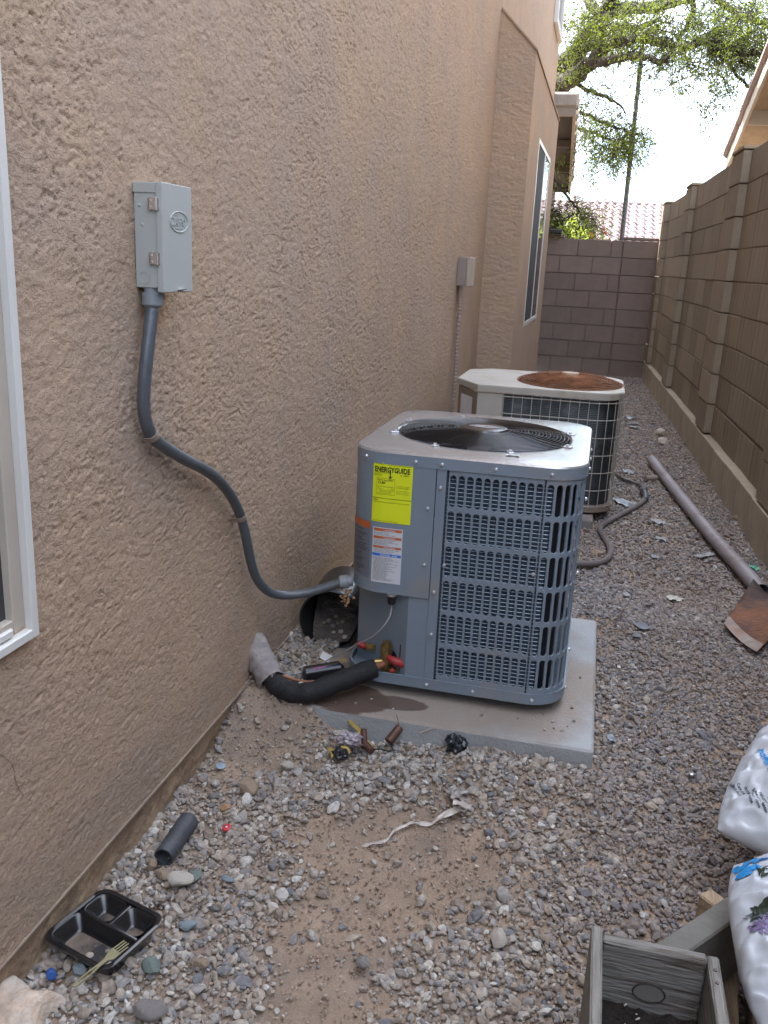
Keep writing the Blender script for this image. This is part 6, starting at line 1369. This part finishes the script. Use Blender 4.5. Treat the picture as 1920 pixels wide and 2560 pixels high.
m = MB(); m.tube([(kx + .023 * math.cos(6.28319 * k / 24), .1290, kz + .017 * math.sin(6.28319 * k / 24)) for k in range(24)], .0012, 5, False, True); m.build('knot_ring', mat('dark_wood', (1, 1, 1)), pl)
for zk in (.275, .255):
    m = MB(); m.tube([(.0875, .12 - (.275 - zk) * 1.2, .2995), (.0875, .12 - (.275 - zk) * 1.2, .3015)], .003, 8); m.build('nail', mat('nail', (.10, .08, .07), .5, metal=.5), pl)
V = [(-.069 + .147 * i / 23, -.38 + .508 * j / 49, .186 + .022 * float(fbm(np.array(i * .6), np.array(j * .6), 3, 1))) for i in range(24) for j in range(50)]
mesh('soil', V, grid_faces(24, 50), mat('potting_soil', (.018, .014, .011), .95, var=.5, vscale=60, bump=1., bscale=120), pl, smooth=True)
m = MB(); r = random.Random(4)
for k in range(60): c = Vector((r.uniform(-.06, .07), r.uniform(-.2, .12), .206)); m.add(*tubeg([c, c + Vector((r.gauss(0, .004), r.gauss(0, .004), .001))], [.0016, .001], 5))
o = m.build('perlite', mat('perlite', (.5, .46, .4), .8), pl); o['kind'] = 'stuff'
# timber under the bags
tm = empty('timber_crate', (.42, 1.4, 0), label='rough timber crate of grey and brown boards under the soil bags', cat='crate')
def beam(nm, a, b, w_, h_, m_, parent, off=None):
    a = Vector(a); b = Vector(b); d_ = (b - a); L = d_.length; q = d_.to_track_quat('Y', 'Z'); M = Matrix.Translation(a - (off or Vector())) @ q.to_matrix().to_4x4(); k = MB(); k.obox(M, (-w_ / 2, 0, -h_), (w_ / 2, L, 0), .003); return k.build(nm, m_, parent)
O = tm.location.copy()
beam('beam', (.205, 1.235, .215), (.470, 1.545, .225), .042, .13, M_w5, tm, O)
beam('post', (.300, 1.462, .0), (.302, 1.464, .155), .040, .036, M_w3, tm, O)
beam('board', (.300, 1.02, .075), (.345, 1.42, .075), .030, .06, M_w3, tm, O)
beam('board', (.345, .98, .10), (.40, 1.40, .10), .045, .08, M_w4, tm, O)
beam('board', (.375, 1.40, .13), (.62, 1.80, .13), .05, .03, M_w3, tm, O)
beam('board', (.39, 1.50, .20), (.95, 1.52, .20), .05, .06, M_w4, tm, O)
beam('board', (.40, 1.05, .20), (.95, 1.07, .20), .07, .06, M_w5, tm, O)
for (x, y) in ((.47, 1.52), (.85, 1.52), (.50, 1.06), (.85, 1.06)): m = MB(); m.box((x - .02 - O.x, y - .02 - O.y, -.02), (x + .02 - O.x, y + .02 - O.y, .15)); m.build('leg', M_w5, tm)

M_bag = mat('bag_white', (.55, .60, .66), .28, var=.07, vscale=6, spec=.6, bump=.15, bscale=32, col2=(.44, .43, .41), mixscale=6, mixlo=.58, mixhi=.75)
M_bblue = mat('print_blue', (.02, .26, .62), .4, var=.03); M_bdark = mat('print_dark', (.02, .03, .06), .4, var=0)
class Bag:
    def __init__(s, c, rz, a, b, T, tilt, seed):
        s.M = Matrix.Translation(c) @ Matrix.Rotation(rz, 4, 'Z') @ Matrix.Rotation(tilt[0], 4, 'X') @ Matrix.Rotation(tilt[1], 4, 'Y'); s.a, s.b, s.T, s.seed = a, b, T, seed
    def raw(s, u, v, sgn=1, off=0.):
        u = np.asarray(u, float); v = np.asarray(v, float)
        k = 1 - .10 * (u * u) * (v * v); pinch = 1 - .10 * np.abs(v) ** 6 * 0
        x = u * s.a * (1 - .08 * np.abs(v) ** 3) ; y = v * s.b * (1 - .07 * np.abs(u) ** 3)
        e_ = np.clip(1 - np.abs(u) ** 3.0, 0, 1) ** .55 * np.clip(1 - np.abs(v) ** 2.6, 0, 1) ** .5
        ed = np.clip(np.maximum(np.abs(u), np.abs(v)), 0, 1)
        wr = .016 * (fbm(u * 2.2 + s.seed, v * 2.6, 3, 2) - .5) + .010 * (1 - np.clip(np.abs(fbm(u * 3.4 + s.seed * 3 + v * 1.7, v * 2.8 - u, 3, 4) - .5) * 9, 0, 1)) * (.30 + .7 * ed ** 2) + .007 * (1 - np.clip(np.abs(fbm(u * 6 - v * 3 + s.seed, v * 5 + u * 2, 2, 1) - .5) * 8, 0, 1)) * (.4 + .6 * ed)
        pl_ = .006 * np.sin(v * 22 + 3 * u + s.seed) * np.clip((np.abs(u) - .55) * 2.2, 0, 1)
        z = sgn * (s.T * e_ + (wr + pl_) * np.clip(e_ * 3, 0, 1)) + off
        return x, y, z
    def P(s, u, v, off=.0015):
        x, y, z = s.raw(u, v, 1, off); return s.M @ Vector((float(x), float(y), float(z)))
    def build(s, label):
        r_ = empty('soil_bag', s.M.to_translation(), label=label, cat='bag'); loc = r_.location.copy()
        n = 130; u, v = np.meshgrid(np.linspace(-1, 1, n), np.linspace(-1, 1, n), indexing='ij'); u = np.sin(u * math.pi / 2); v = np.sin(v * math.pi / 2); V = []; F = []
        for sg in (1, -1):
            x, y, z = s.raw(u, v, sg, 0); n0 = len(V)
            V += [tuple((s.M @ Vector(p)) - loc) for p in zip(x.ravel().tolist(), y.ravel().tolist(), (z.ravel() * (1 if sg > 0 else .8)).tolist())]
            F += [tuple(i + n0 for i in (f if sg > 0 else f[::-1])) for f in grid_faces(n, n)]
        s.film = mesh('film', V, F, M_bag, r_, smooth=True); s.root = r_; s.loc = loc; return r_
    def text(s, txt, u, v, su, ang_, m_, bold=.02, off=.002, sx=1.):
        TV, TF = text_geo(txt, su, bold); ca, sa_ = math.cos(ang_), math.sin(ang_)
        V = []
        for t in TV:
            x, y = t.x * sx, t.y; V.append(s.P(u + (x * ca - y * sa_) / s.a, v + (x * sa_ + y * ca) / s.b, off + .0015) - s.loc)
        return V, TF
    def print(s, items, m_, nm='print'):
        k = MB()
        for V, F in items: k.add(V, F)
        o = k.build(nm, m_, None); o.parent = s.film
b1 = Bag(Vector((.690, 1.700, .262)), rad(-24), .320, .250, .105, (rad(8), rad(-4)), 2.)
b1.build('white soil bag with blue slogan and small black print, the farther of two')
b1.print([b1.text('Protects Against Under', -.90, -.06, .0195, rad(-64), M_bblue, .03, sx=.72), b1.text('W', -.66, -.72, .040, rad(-50), M_bblue, .05)], M_bblue)
its = []
lines = ['La Mezcla de Control', 'Cerca de la superficie', 'de agua y por encima', 'Es ideal para plantas', 'para proteger contra', 'natural sta. y el', 'critico sustrato sano', 'ayuda a crecer raices', 'vitales no escaso y', 'Fresco y durable']
for k, tx in enumerate(lines): its.append(b1.text(tx, -.975 + k * .052, -.52 - .036 * k, .0080, rad(-56), M_bdark, .03))
b1.print(its, M_bdark)
b2 = Bag(Vector((.568, 1.205, .315)), rad(0), .275, .185, .085, (rad(3), rad(-6)), 5.)
b2.build('white soil bag with a big blue 50 and purple flower picture, the nearer of two')
b2.print([b2.text('50', -.985, .86, .052, rad(-78), M_bblue, .05)], M_bblue)
V = []; F = []
for i in range(12):
    for j in range(3): V.append(b2.P(-.90 + 1.6 * i / 11, .80 + .14 * j / 2 - .04 * math.sin(i * .6), .002) - b2.loc)
o = mesh('blue_band', V, grid_faces(12, 3), mat('print_band', (.015, .12, .40), .35, var=.3, vscale=30)); o.parent = b2.film
def blobprint(name, cu, cv, r_, n, m_, seed, q=.012):
    rr_ = random.Random(seed); k = MB()
    for _ in range(n):
        u0 = cu + rr_.gauss(0, r_ * .45); v0 = cv + rr_.gauss(0, r_ * .75); a_ = rr_.uniform(0, 6.3); L = q * rr_.uniform(.5, 1.4)
        pts = []
        for t in range(5): an = a_ + t * 1.2566; pts.append(b2.P(u0 + L * math.cos(an) / b2.a * (1.0 if t % 2 else .5), v0 + L * math.sin(an) / b2.b * (1.0 if t % 2 else .5), .002 + rr_.uniform(0, .0006)) - b2.loc)
        k.add(pts, [(0, 1, 2, 3, 4)])
    o = k.build(name, m_, None); o.parent = b2.film
blobprint('leaf_print', -.83, .05, .085, 130, mat('print_leaf', (.02, .035, .02), .4, var=.3), 1, .006)
blobprint('flower_print', -.84, -.10, .085, 200, mat('print_flower', (.22, .18, .34), .4, var=.4, vscale=150), 2, .005)
blobprint('leaf_print', -.80, .52, .05, 10, mat('print_leaf', (1, 1, 1)), 3, .005)
